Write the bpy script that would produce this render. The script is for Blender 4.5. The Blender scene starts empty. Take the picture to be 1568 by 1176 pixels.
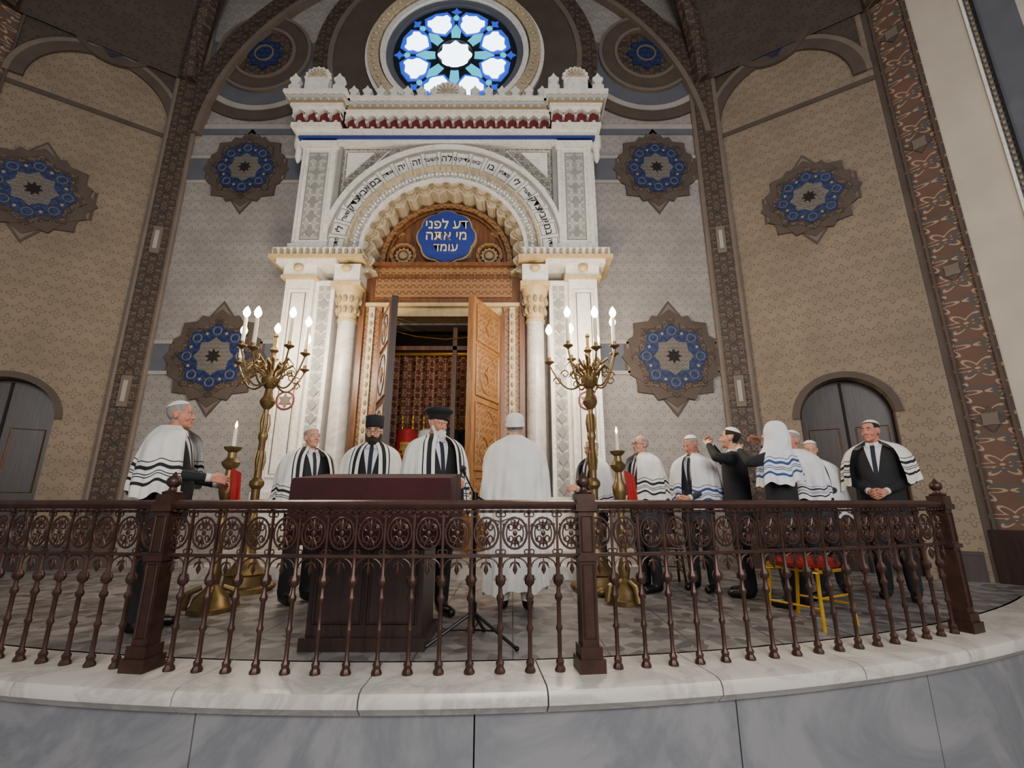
import bpy, math, random
import numpy as np
from mathutils import Vector, Matrix
random.seed(7); rng=np.random.RandomState(7)
S=bpy.context.scene
pi=math.pi
def lin(h):
    h=h.lstrip('#'); o=[]
    for i in (0,2,4):
        c=int(h[i:i+2],16)/255; o.append(c/12.92 if c<=.04045 else ((c+.055)/1.055)**2.4)
    return (*o,1)
# ---------------- materials ----------------
class G:
    def __init__(s,name):
        s.mat=bpy.data.materials.new(name); s.mat.use_nodes=True
        s.nt=s.mat.node_tree; s.b=s.nt.nodes['Principled BSDF']
    def n(s,t): return s.nt.nodes.new(t)
    def link(s,a,b): s.nt.links.new(a,b)
    def put(s,sock,v):
        if hasattr(v,'links') or isinstance(v,bpy.types.NodeSocket): s.link(v,sock)
        else: sock.default_value=v
    def m(s,op,a,b=0.0,c=0.0):
        n=s.n('ShaderNodeMath'); n.operation=op
        s.put(n.inputs[0],a); s.put(n.inputs[1],b); s.put(n.inputs[2],c); return n.outputs[0]
    def xyz(s,kind='Object'):
        t=s.n('ShaderNodeTexCoord'); q=s.n('ShaderNodeSeparateXYZ'); s.link(t.outputs[kind],q.inputs[0]); return t.outputs[kind],q.outputs[0],q.outputs[1],q.outputs[2]
    def mix(s,f,a,b):
        n=s.n('ShaderNodeMix'); n.data_type='RGBA'; s.put(n.inputs[0],f); s.put(n.inputs[6],a); s.put(n.inputs[7],b); return n.outputs[2]
    def noise(s,vec,scale,detail=4,rough=.6,dist=0):
        n=s.n('ShaderNodeTexNoise'); s.link(vec,n.inputs['Vector']); n.inputs['Scale'].default_value=scale
        n.inputs['Detail'].default_value=detail; n.inputs['Roughness'].default_value=rough; n.inputs['Distortion'].default_value=dist; return n.outputs[0]
    def ramp(s,f,stops,const=False):
        n=s.n('ShaderNodeValToRGB'); s.link(f,n.inputs[0]); cr=n.color_ramp
        if const: cr.interpolation='CONSTANT'
        while len(cr.elements)>1: cr.elements.remove(cr.elements[-1])
        cr.elements[0].position=stops[0][0]; cr.elements[0].color=stops[0][1]
        for p,c in stops[1:]:
            e=cr.elements.new(p); e.color=c
        return n.outputs[0]
    def motif(s,u,v,cell,r0=.3,amp=.1,w=.1,k=4,stag=True,asp=1.0):
        uu=s.m('DIVIDE',u,cell); vv=s.m('DIVIDE',v,cell*asp)
        if stag:
            row=s.m('FLOOR',vv); odd=s.m('MULTIPLY',s.m('FLOORED_MODULO',row,2.0),.5); uu=s.m('ADD',uu,odd)
        a=s.m('SUBTRACT',s.m('FRACT',uu),.5); b=s.m('SUBTRACT',s.m('FRACT',vv),.5)
        r=s.m('SQRT',s.m('ADD',s.m('MULTIPLY',a,a),s.m('MULTIPLY',b,b)))
        an=s.m('ARCTAN2',b,a)
        rr=s.m('ADD',s.m('MULTIPLY',s.m('COSINE',s.m('MULTIPLY',an,float(k))),amp),r0)
        d=s.m('ABSOLUTE',s.m('SUBTRACT',r,rr))
        m1=s.m('LESS_THAN',d,w)
        m2=s.m('LESS_THAN',r,w*1.1)
        return s.m('MAXIMUM',m1,m2)
    def fin(s,col,rough=.6,metal=0,bump=None,bs=.2,bd=.01):
        s.put(s.b.inputs['Base Color'],col); s.put(s.b.inputs['Roughness'],rough); s.b.inputs['Metallic'].default_value=metal
        if bump is not None:
            n=s.n('ShaderNodeBump'); n.inputs['Strength'].default_value=bs; n.inputs['Distance'].default_value=bd
            s.link(bump,n.inputs['Height']); s.link(n.outputs[0],s.b.inputs['Normal'])
        return s.mat
def sc(c,k): return (min(c[0]*k,1),min(c[1]*k,1),min(c[2]*k,1),1)
def simple(name,hx,rough=.6,metal=0,var=.25,scale=6,bs=.15,bd=.005):
    g=G(name); v,x,y,z=g.xyz(); nz=g.noise(v,scale,5); c=lin(hx)
    f=g.ramp(nz,[(.3,sc(c,1-var)),(.7,sc(c,1+var*.6))])
    return g.fin(f,rough,metal,nz,bs,bd)
def patt(name,c1,c2,cell,rough=.7,r0=.3,amp=.1,w=.07,k=4,stag=True,axis='xz',c3=None,noise=1.5,mixk=.8,asp=1.0):
    g=G(name); v,x,y,z=g.xyz()
    u=x if axis[0]=='x' else y
    m=g.motif(u,z,cell,r0,amp,w,k,stag,asp)
    a=lin(c1); b=lin(c2)
    nz=g.noise(v,noise,5)
    base=g.ramp(nz,[(.3,sc(a,.8)),(.7,sc(a,1.12))])
    col=g.mix(g.m('MULTIPLY',m,mixk),base,b)
    if c3:
        m3=g.motif(u,z,cell*2,.42,.05,.03,8,False); col=g.mix(m3,col,lin(c3))
    return g.fin(col,rough,0,m,.1,.004)
def marble(name,c1,c2,rough=.25,scale=2.0,sharp=.08,vs=1.0):
    g=G(name); v,x,y,z=g.xyz()
    n1=g.noise(v,scale,8,.65,1.5); vein=g.m('ABSOLUTE',g.m('SUBTRACT',n1,.5))
    n2=g.noise(v,scale*.6,4)
    c=g.mix(g.m('MULTIPLY',g.ramp(vein,[(0,(1,1,1,1)),(sharp,(0,0,0,1))]),vs),lin(c1),lin(c2))
    c=g.mix(g.m('MULTIPLY',n2,.35),c,lin(c2))
    return g.fin(c,rough)
def wood(name,c1,c2,rough=.4,sx=14,sz=1.5):
    g=G(name); t=g.n('ShaderNodeTexCoord'); mp=g.n('ShaderNodeMapping'); g.link(t.outputs['Object'],mp.inputs[0]); mp.inputs['Scale'].default_value=(sx,sx,sz)
    nz=g.noise(mp.outputs[0],1.5,6,.6,.8)
    return g.fin(g.ramp(nz,[(.3,lin(c2)),(.7,lin(c1))]),rough,0,nz,.2,.004)
def emit(name,hx,st):
    g=G(name); c=lin(hx); v,x,y,z=g.xyz(); nz=g.noise(v,4,3)
    g.put(g.b.inputs['Emission Color'],g.ramp(nz,[(.2,sc(c,.8)),(.8,c)])); g.b.inputs['Emission Strength'].default_value=st
    g.b.inputs['Base Color'].default_value=c; return g.mat
def striped(name,base,stripe,horiz=True,vert=True,k=1.0):
    g=G(name); _,u,v,_2=g.xyz('UV'); t,x,y,z=g.xyz()
    O=(0,0,0,1);I=(1,1,1,1)
    st=[(0,O),(.08,I),(.105,O),(.135,I),(.142,O),(.155,I),(.162,O),(.19,I),(.215,O),(.245,I),(.252,O)]
    m=None
    if vert: m=g.ramp(g.m('MULTIPLY',u,1.3),[(0,O),(.04,I),(.095,O),(.13,I),(.145,O)],True)
    if horiz:
        m2=g.ramp(g.m('MULTIPLY',v,k),st,True); m=m2 if m is None else g.m('MAXIMUM',m,m2)
    nz=g.noise(t,9,3)
    b=g.ramp(nz,[(.3,sc(lin(base),.86)),(.7,lin(base))])
    c=g.mix(m,b,lin(stripe)) if m is not None else b
    return g.fin(c,.85,0,nz,.3,.01)
def coatmat(name,hx):
    g=G(name); v,x,y,z=g.xyz(); nz=g.noise(v,9,4); c=lin(hx)
    base=g.ramp(nz,[(.3,sc(c,.75)),(.7,sc(c,1.3))])
    ax=g.m('ABSOLUTE',x)
    lim=g.m('ADD',.012,g.m('MULTIPLY',g.m('SUBTRACT',z,1.16),.21))
    front=g.m('MULTIPLY',g.m('LESS_THAN',y,-.03),g.m('GREATER_THAN',y,-.19))
    inz=g.m('MULTIPLY',g.m('GREATER_THAN',z,1.16),g.m('LESS_THAN',z,1.6))
    m=g.m('MULTIPLY',g.m('MULTIPLY',front,inz),g.m('LESS_THAN',ax,lim))
    m=g.m('MULTIPLY',m,g.m('LESS_THAN',ax,.09))
    tie=g.m('LESS_THAN',ax,.02)
    col=g.mix(m,base,lin('c9c9cc')); col=g.mix(g.m('MULTIPLY',m,tie),col,lin('1c2030'))
    return g.fin(col,.85,0,nz,.2,.006)
M={}
M['wall_grey']=patt('stencilled_grey_plaster','928b86','6a6461',.2,.8,.27,.12,.035,4,mixk=.9)
M['wall_brown']=patt('stencilled_brown_plaster','80715f','62534a',.2,.8,.27,.12,.045,4,mixk=.85)
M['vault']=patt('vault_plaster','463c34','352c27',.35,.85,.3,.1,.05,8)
M['ornate']=patt('painted_ornament_brown','41342c','695647',.2,.7,.3,.14,.06,4,c3='2a2420')
M['ornate2']=patt('painted_ornament_red','5e4437','a08c76',.3,.7,.3,.14,.045,6,c3='4a4744')
M['brown']=simple('brown_paint','4d423a',.8,var=.2,scale=3)
M['brown2']=simple('light_brown_paint','6c6056',.8,var=.15,scale=3)
M['lattice']=patt('medallion_lattice','6b6560','36302d',.07,.7,.3,.12,.07,4)
M['pale']=simple('pale_moulding','9c958d',.8,var=.12,scale=3)
M['bluegrey']=simple('bluegrey_paint','585a62',.8,var=.15,scale=3)
M['greyst']=simple('grey_stone_inlay','8a8884',.7,var=.15,scale=3)
M['blue']=patt('deep_blue_paint','151f44','2b457e',.12,.6,.25,.12,.05,4)
M['blue2']=simple('royal_blue','1a2d7c',.5,var=.15)
M['gold']=simple('gilding','b98a3c',.35,.7,.25,12)
M['goldpaint']=simple('gold_paint','c4a977',.55,.1,.2,12)
M['dullgold']=simple('dull_gold_paint','93805f',.6,.0,.2,12)
M['paleletter']=simple('pale_gilt_letters','e3d3a8',.5,.0,.05,12)
M['brass']=simple('aged_brass','7d6844',.42,.75,.35,14)
M['white']=marble('white_portal_stone','ebe6de','b9b2a7',.45,2.5,.03,.6)
M['inlay']=patt('portal_grey_inlay','99968f','dad5ca',.13,.6,.3,.12,.06,4,mixk=.9,stag=False)
M['inlay2']=patt('portal_dark_inlay','77736c','c9c4b8',.17,.6,.28,.14,.05,6,mixk=.8)
M['cream']=patt('cream_carved_stone','bfae90','826c50',.1,.6,.3,.1,.07,4,mixk=.6)
M['red']=simple('oxide_red','6a1a1c',.6)
M['black']=simple('black_ink','141216',.6,var=.1)
M['marble']=marble('warm_white_marble','cdc6bd','97918a',.3,1.3,.06,.55)
M['marble_g']=marble('blue_grey_marble','8d8c8e','62646a',.3,.7,.10,.6)
M['wood']=wood('carved_walnut','7a4c28','4a2a15')
M['wood2']=patt('carved_gilt_wood','6d4828','a8804e',.11,.45,.3,.12,.07,4,mixk=.8)
M['oak']=wood('golden_oak','9a6a3c','64401f')
M['darkwood']=wood('dark_wood','33201a','1c110e')
M['bronze']=simple('bronze_brown_iron','452e27',.42,.45,.35,10)
M['velvet']=simple('burgundy_velvet','35080c',.9,var=.35,scale=5,bs=.4,bd=.02)
M['curtain']=patt('ark_curtain_brocade','5c2420','a88a50',.16,.6,.3,.12,.07,6)
M['skin']=simple('skin','c08a70',.55,var=.1,scale=12)
M['skin2']=simple('skin_ruddy','b87862',.55,var=.12,scale=12)
M['lip']=simple('lips','a5695a',.5,var=.1)
M['eyew']=simple('eye_white','d8d4cc',.3,var=.02)
M['eyeb']=simple('iris','1d130e',.3,var=.02)
M['grey']=simple('grey_hair','8d8883',.9,var=.3,scale=40,bs=.6)
M['whiteh']=simple('white_hair','cbc6bf',.9,var=.2,scale=40,bs=.6)
M['dark']=simple('dark_hair','1f1713',.9,var=.3,scale=40,bs=.6)
M['suit']=simple('black_suit','17171b',.85,var=.25,scale=8)
M['suit2']=simple('charcoal_suit','2a2a30',.85,var=.25,scale=8)
M['coat_suit']=coatmat('black_jacket_and_shirt','17171b'); M['coat_suit2']=coatmat('charcoal_jacket_and_shirt','2c2d36')
M['shirt']=simple('white_shirt','c9c9cc',.8,var=.08)
M['shoe']=simple('black_leather','0e0d0d',.35,var=.1)
M['cloth']=simple('white_cotton','dedbd6',.85,var=.10,scale=7,bs=.35,bd=.02)
M['tb']=striped('shawl_black_stripes','dfdbd4','15151b',True,False)
M['tbv']=striped('shawl_black_edge_stripes','dfdbd4','15151b',True,True)
M['tbl']=striped('shawl_blue_stripes','dddddf','2c4678',True,False)
M['tbn']=striped('shawl_navy_stripes','dad9da','1c2038',True,False,1.6)
M['wax']=simple('candle_wax','e8ddc2',.5,var=.05)
M['bulb']=emit('candle_bulb','ffe2b4',50)
M['flame']=emit('flame','ffc070',30)
M['redcloth']=simple('red_cloth','9c1512',.8,var=.25)
M['leg']=simple('yellow_gilt_metal','c79a28',.4,.3)
M['black_metal']=simple('black_metal','101012',.4,.5,.1)
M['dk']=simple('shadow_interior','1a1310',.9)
M['paper']=simple('paper','d8d0bc',.8,var=.06)
M['leather']=simple('book_cover','2b1a16',.6)
M['g_white']=emit('daylit_glass_white','dff3ff',7)
M['g_teal']=emit('daylit_glass_teal','2f9fb8',2.2)
M['g_blue']=emit('daylit_glass_blue','1c3fb0',1.8)
M['g_dim']=emit('dim_blue_glass','1c3a80',.05)
M['navy']=simple('window_tracery','10131f',.7)
M['cream_pl']=simple('cream_plaster','b8ae9f',.8,var=.12,scale=1.5)
def floor_mat():
    g=G('mosaic_marble_floor'); v,x,y,z=g.xyz()
    vo=g.n('ShaderNodeTexVoronoi'); g.link(v,vo.inputs['Vector']); vo.inputs['Scale'].default_value=9; vo.feature='F1'
    q=g.n('ShaderNodeSeparateColor'); g.link(vo.outputs['Color'],q.inputs[0])
    c=g.ramp(q.outputs[0],[(0,lin('504b4a')),(.35,lin('747070')),(.7,lin('8e8a89')),(1,lin('625d5c'))])
    fx=g.m('LESS_THAN',g.m('FRACT',g.m('DIVIDE',x,.6)),.02); fy=g.m('LESS_THAN',g.m('FRACT',g.m('DIVIDE',y,.6)),.02)
    c=g.mix(g.m('MAXIMUM',fx,fy),c,lin('4a4545'))
    return g.fin(c,.45)
M['floor']=floor_mat()
# ---------------- builder ----------------
class B:
    def __init__(s,warp=None): s.v=[];s.f=[];s.mi=[];s.uv=[];s.mats=[];s.warp=warp
    def midx(s,m):
        m=M[m] if isinstance(m,str) else m
        if m not in s.mats: s.mats.append(m)
        return s.mats.index(m)
    def add(s,vs,fs,m,T=None,uv=None):
        o=len(s.v)
        if T is not None: vs=[tuple(T@Vector(p)) for p in vs]
        s.v.extend([tuple(p) for p in vs])
        s.uv.extend(uv if uv is not None else [(9,9)]*len(vs))
        s.f.extend([tuple(i+o for i in f) for f in fs])
        if isinstance(m,list): s.mi.extend([s.midx(k) for k in m])
        else: s.mi.extend([s.midx(m)]*len(fs))
    def box(s,x0,x1,y0,y1,z0,z1,m,T=None,nx=1):
        vs=[];fs=[]
        for i in range(nx+1):
            x=x0+(x1-x0)*i/nx
            vs+=[(x,y0,z0),(x,y1,z0),(x,y1,z1),(x,y0,z1)]
        for i in range(nx):
            a=4*i;b=a+4
            for k in range(4): fs.append((a+k,a+(k+1)%4,b+(k+1)%4,b+k))
        fs.append((3,2,1,0)); e=4*nx; fs.append((e,e+1,e+2,e+3)); s.add(vs,fs,m,T)
    def lathe(s,prof,c,m,n=16,T=None,sx=1,sy=1):
        vs=[];fs=[]
        for r,z in prof:
            for i in range(n):
                a=2*pi*i/n; vs.append((c[0]+r*math.cos(a)*sx,c[1]+r*math.sin(a)*sy,c[2]+z))
        for j in range(len(prof)-1):
            for i in range(n):
                a=j*n+i;b=j*n+(i+1)%n; fs.append((a,b,b+n,a+n))
        fs.append(tuple(range(n-1,-1,-1))); fs.append(tuple(range((len(prof)-1)*n,len(prof)*n)))
        s.add(vs,fs,m,T)
    def tube(s,path,r,m,n=8,T=None,closed=False,flat=1.0):
        P=[Vector(p) for p in path]; k=len(P)
        R=r if isinstance(r,(list,tuple)) else [r]*k
        vs=[];fs=[]; ref=Vector((0,0,1)); 
        t0=(P[1]-P[0]).normalized()
        if abs(t0.z)>.9: ref=Vector((0,1,0))
        N=t0.cross(ref).normalized()
        for j in range(k):
            if closed: t=(P[(j+1)%k]-P[j-1])
            else: t=P[min(j+1,k-1)]-P[max(j-1,0)]
            t.normalize(); N=(N-t*N.dot(t))
            if N.length<1e-5: N=t.orthogonal()
            N.normalize(); Bn=t.cross(N)
            for i in range(n):
                a=2*pi*i/n; vs.append(P[j]+N*(R[j]*math.cos(a))+Bn*(R[j]*math.sin(a)*flat))
        for j in range(k if closed else k-1):
            for i in range(n):
                a=j*n+i;b=j*n+(i+1)%n;c=((j+1)%k)*n+(i+1)%n;d=((j+1)%k)*n+i; fs.append((a,b,c,d))
        if not closed:
            fs.append(tuple(range(n-1,-1,-1))); fs.append(tuple(range((k-1)*n,k*n)))
        s.add(vs,fs,m,T)
    def ell(s,c,r,m,T=None,n=14,k=9):
        if not isinstance(r,(tuple,list)): r=(r,r,r)
        vs=[];fs=[]
        for j in range(k+1):
            ph=-pi/2+pi*j/k
            rr=max(math.cos(ph),.02)
            for i in range(n):
                a=2*pi*i/n; vs.append((c[0]+r[0]*rr*math.cos(a),c[1]+r[1]*rr*math.sin(a),c[2]+r[2]*math.sin(ph)))
        for j in range(k):
            for i in range(n):
                a=j*n+i;b=j*n+(i+1)%n; fs.append((a,b,b+n,a+n))
        fs.append(tuple(range(n-1,-1,-1))); fs.append(tuple(range(k*n,(k+1)*n)))
        s.add(vs,fs,m,T)
    def cap(s,p0,p1,r0,r1,m,n=12):
        p0=Vector(p0);p1=Vector(p1);d=(p1-p0).normalized()
        path=[];R=[]
        for a in (-85,-60,-30,0): path.append(p0+d*r0*math.sin(math.radians(a)));R.append(r0*math.cos(math.radians(a)))
        for a in (0,30,60,85): path.append(p1+d*r1*math.sin(math.radians(a)));R.append(r1*math.cos(math.radians(a)))
        s.tube(path,R,m,n)
    def prism(s,poly,y0,y1,m,T=None):
        n=len(poly); vs=[(x,y0,z) for x,z in poly]+[(x,y1,z) for x,z in poly]
        fs=[tuple(range(n)),tuple(range(2*n-1,n-1,-1))]+[(i,i+n,(i+1)%n+n,(i+1)%n) for i in range(n)]
        s.add(vs,fs,m,T)
    def band(s,cx,cz,r0,r1,a0,a1,y0,y1,m,n=48,T=None):
        f0=r0 if callable(r0) else (lambda a:r0); f1=r1 if callable(r1) else (lambda a:r1)
        vs=[];fs=[]
        for i in range(n+1):
            a=a0+(a1-a0)*i/n; c=math.cos(a);q=math.sin(a);A=f0(a);Bq=f1(a)
            vs+=[(cx+A*c,y0,cz+A*q),(cx+Bq*c,y0,cz+Bq*q),(cx+Bq*c,y1,cz+Bq*q),(cx+A*c,y1,cz+A*q)]
        for i in range(n):
            a=4*i;b=a+4
            for k in range(4): fs.append((a+k,b+k,b+(k+1)%4,a+(k+1)%4))
        if abs(abs(a1-a0)-2*pi)>.01: fs+=[(0,1,2,3),(4*n+3,4*n+2,4*n+1,4*n)]
        s.add(vs,fs,m,T)
    def ring(s,cx,cz,R,r,y,m,n=24,T=None,sz=1.0):
        s.tube([(cx+R*math.cos(2*pi*i/n),y,cz+sz*R*math.sin(2*pi*i/n)) for i in range(n)],r,m,6,T,True)
    def text(s,txt,size,m,T,ext=.006):
        cu=bpy.data.curves.new('t','FONT'); cu.body=txt; cu.size=size; cu.extrude=ext; cu.align_x='CENTER'; cu.align_y='CENTER'; cu.resolution_u=2
        o=bpy.data.objects.new('t',cu); S.collection.objects.link(o); dg=bpy.context.evaluated_depsgraph_get()
        me=bpy.data.meshes.new_from_object(o.evaluated_get(dg))
        s.add([tuple(v.co) for v in me.vertices],[tuple(p.vertices) for p in me.polygons],m,T)
        bpy.data.objects.remove(o); bpy.data.curves.remove(cu); bpy.data.meshes.remove(me)
    def obj(s,name,loc=(0,0,0),rz=0,smooth=True,ang=35,bevel=0):
        vs=s.v
        if s.warp: vs=[s.warp(p) for p in vs]
        me=bpy.data.meshes.new(name); me.from_pydata(vs,[],s.f); 
        for m in s.mats: me.materials.append(m)
        me.polygons.foreach_set('material_index',s.mi)
        uvl=me.uv_layers.new(name='UVMap'); li=np.zeros(len(me.loops),dtype=np.int32); me.loops.foreach_get('vertex_index',li)
        uv=np.array(s.uv,dtype=np.float32)[li]; uvl.data.foreach_set('uv',uv.ravel())
        me.validate(); me.update()
        import bmesh
        bm=bmesh.new(); bm.from_mesh(me); bmesh.ops.recalc_face_normals(bm,faces=bm.faces[:]); bm.to_mesh(me); bm.free()
        if smooth:
            me.shade_smooth(); me.set_sharp_from_angle(angle=math.radians(ang))
        o=bpy.data.objects.new(name,me); o.location=loc; o.rotation_euler[2]=rz; S.collection.objects.link(o)
        if bevel:
            bv=o.modifiers.new('b','BEVEL'); bv.width=bevel; bv.segments=2; bv.limit_method='ANGLE'
        return o
TX=lambda x,y,z,rz=0: Matrix.Translation((x,y,z))@Matrix.Rotation(rz,4,'Z')
def remesh(b,vox,sm=4):
    me=bpy.data.meshes.new('r'); me.from_pydata(b.v,[],b.f); o=bpy.data.objects.new('r',me); S.collection.objects.link(o)
    r=o.modifiers.new('r','REMESH'); r.mode='VOXEL'; r.voxel_size=vox
    q=o.modifiers.new('s','SMOOTH'); q.iterations=sm; q.factor=.5
    dg=bpy.context.evaluated_depsgraph_get(); dg.update(); ev=bpy.data.meshes.new_from_object(o.evaluated_get(dg))
    vs=np.zeros(len(ev.vertices)*3); ev.vertices.foreach_get('co',vs); vs=vs.reshape(-1,3)
    fs=[tuple(p.vertices) for p in ev.polygons]
    bpy.data.objects.remove(o); bpy.data.meshes.remove(me); bpy.data.meshes.remove(ev)
    return vs,fs
# ---------------- camera ----------------
cam=bpy.data.cameras.new('camera'); co=bpy.data.objects.new('camera',cam); S.collection.objects.link(co)
co.location=(0,0,.91); co.rotation_euler=(math.radians(90+14.3),0,0); cam.sensor_width=36; cam.lens=930/2048*36; S.camera=co
# ---------------- room shell ----------------
X0=-1.1
def star(n,R,r,rot=0):
    return [((R if i%2==0 else r)*math.cos(rot+pi*i/n),(R if i%2==0 else r)*math.sin(rot+pi*i/n)) for i in range(2*n)]
def off(p,x,z): return [(a+x,b+z) for a,b in p]
def medallion(b,x,z,R,y=0,rnd=False):
    fr=[(-.80,-.3),(-.62,-.3),(-.62,-.62),(-.3,-.62),(0,-1.04),(.3,-.62),(.62,-.62),(.62,-.3),(.80,-.3),(.80,.3),(.62,.3),(.62,.62),(.3,.62),(0,1.04),(-.3,.62),(-.62,.62),(-.62,.3),(-.80,.3)]
    b.prism(off([(p*R*1.06,q*R*1.03) for p,q in fr],x,z),y-.015,y+.01,'brown')
    b.prism(off([(p*R,q*R*.97) for p,q in fr],x,z),y-.02,y+.01,'brown2')
    b.prism(off(star(8,R*.90,R*.74,0),x,z),y-.035,y+.01,'brown')
    b.prism(off(star(8,R*.84,R*.70,pi/8),x,z),y-.045,y+.01,'brown')
    b.prism(off(star(8,R*.74,R*.61,0),x,z),y-.055,y+.01,'ornate')
    pts=[]
    if rnd:
        for i in range(96):
            a=2*pi*i/96; rr=R*(.50+.10*abs(math.cos(4*a))**.6); pts.append((rr*math.cos(a),rr*math.sin(a)))
    else: pts=star(8,R*.62,R*.51,0)
    b.prism(off(pts,x,z),y-.068,y+.01,'blue')
    for i in range(8):
        a=2*pi*i/8; b.ring(x+R*.47*math.cos(a),z+R*.47*math.sin(a),R*.075,R*.012,y-.07,'bluegrey',14)
        a=2*pi*i/8+pi/8; b.prism(off(star(4,R*.035,R*.02,a),x+R*.45*math.cos(a),z+R*.45*math.sin(a)),y-.072,y,'dullgold')
    b.prism(off(star(8,R*.35,R*.28,0),x,z),y-.075,y+.0,'lattice')
    b.band(x,z,R*.18,R*.20,0,2*pi,y-.082,y,'brown2',24)
    b.prism(off(star(8,R*.14,R*.08,0),x,z),y-.082,y,'dk')
def strips(b,xs,zlo,zhi,m,y=0,th=.3):
    for i in range(len(xs)-1):
        a,c=xs[i],xs[i+1]; za,zc=zlo((a+c)/2,a),zlo((a+c)/2,c)
        b.add([(a,y,za),(c,y,zc),(c,y,zhi),(a,y,zhi),(a,y+th,za),(c,y+th,zc)],[(0,1,2,3),(0,4,5,1)],m)
YW=7.2
b=B()
hw=.95
strips(b,[-9.5,X0-hw],lambda m,x:0,13,'wall_grey'); strips(b,[X0-hw,X0+hw],lambda m,x:3.75,13,'wall_grey'); strips(b,[X0+hw,7],lambda m,x:0,13,'wall_grey')
for sx in (-1,1):
    xc=X0+sx*3.7
    for zz,hh in ((6.75,.26),(3.19,.26)):
        b.box(xc-1.35,xc+1.2,-.012,0,zz-hh,zz+hh,'bluegrey'); 
        for q in (-1,1): b.box(xc-1.35,xc+1.2,-.02,0,zz+q*hh-.03,zz+q*hh+.03,'pale')
    medallion(b,xc,6.75,.86,0,True); medallion(b,xc,3.19,.92,0,False)
    zc=9.35
    b.band(xc,zc,.62,.86,0,2*pi,-.05,0,'brown'); b.band(xc,zc,.86,.92,0,2*pi,-.08,0,'brown2'); b.band(xc,zc,.56,.62,0,2*pi,-.08,0,'brown2')
    b.prism(off(star(8,.58,.58,0),xc,zc),-.02,0,'ornate'); b.prism(off(star(8,.38,.29,0),xc,zc),-.05,0,'blue')
    b.band(xc,zc,.16,.19,0,2*pi,-.07,0,'brown2',24)
    b.band(xc,zc,1.22,1.34,pi,2*pi,-.04,0,'pale',40); b.band(xc,zc,1.34,1.55,pi*.95,2.05*pi,-.05,0,'brown',40); 
    b.band(xc,zc,.92,1.22,pi*.9,2.1*pi,-.02,0,'bluegrey',40)
    b.box(xc-1.5,xc+1.5,-.02,0,7.62,7.72,'pale')
    b.box(xc-1.5,xc+1.5,-.02,0,7.5,7.62,'bluegrey')
b.band(X0,9.3,1.72,2.35,0,2*pi,-.06,0,'brown',64); b.band(X0,9.3,2.35,2.45,0,2*pi,-.09,0,'brown2',64); b.band(X0,9.3,2.45,2.75,0,2*pi,-.05,0,'ornate',64)
b.band(X0,7.0,4.75,5.15,.1,pi-.1,-.1,0,'ornate',60); b.band(X0,7.0,4.65,4.75,.1,pi-.1,-.14,0,'brown2',60)
b.obj('wall_back',(0,YW,0))
# rose window
b=B()
b.band(X0,9.3,1.45,1.65,0,2*pi,-.2,0,'cream',64); b.band(X0,9.3,1.32,1.42,0,2*pi,-.16,0,'white',64); b.band(X0,9.3,1.65,1.72,0,2*pi,-.12,0,'white',64)
for i in range(56):
    a=2*pi*i/56; b.ell((X0+1.55*math.cos(a),-.2,9.3+1.55*math.sin(a)),.045,'cream',n=8,k=5)
b.band(X0,9.3,1.2,1.34,0,2*pi,-.1,0,'bluegrey',64)
b.prism(off([(1.22*math.cos(2*pi*i/48),1.22*math.sin(2*pi*i/48)) for i in range(48)],X0,9.3),-.03,0,'navy')
for i in range(8):
    a=2*pi*i/8+pi/8
    ca,sa=math.cos(a),math.sin(a)
    def P(rad,w): return (X0+rad*ca-w*sa,9.3+rad*sa+w*ca)
    b.prism([P(.50,-.0),P(.64,-.23),P(.84,-.31),P(1.06,-.24),P(1.11,0),P(1.06,.24),P(.84,.31),P(.64,.23)],-.045,0,'g_blue')
    b.prism([P(.56,-.0),P(.67,-.17),P(.72,-.20),P(.80,-.19),P(.88,-.24),P(.98,-.20),P(.97,-.12),P(1.03,0),P(.97,.12),P(.98,.20),P(.88,.24),P(.80,.19),P(.72,.20),P(.67,.17)],-.06,0,'g_white')
    a2=a+pi/8; X=lambda r,t:(X0+r*math.cos(a2+t),9.3+r*math.sin(a2+t))
    b.prism([X(.38,-.2),X(.6,-.16),X(.76,0),X(.6,.16),X(.38,.2)],-.05,0,'g_teal')
    b.prism(off(star(4,.1,.05,a2),X0+1.08*math.cos(a2),9.3+1.08*math.sin(a2)),-.05,0,'g_blue')
    b.prism(off([(.06*math.cos(t*pi/4),.06*math.sin(t*pi/4)) for t in range(8)],X0+.93*math.cos(a2),9.3+.93*math.sin(a2)),-.05,0,'g_teal')
b.prism(off(star(8,.34,.27,0),X0,9.3),-.06,0,'g_white')
b.band(X0,9.3,.335,.38,0,2*pi,-.08,0,'navy',32)
b.obj('window_1',(0,YW-.01,0))
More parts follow.
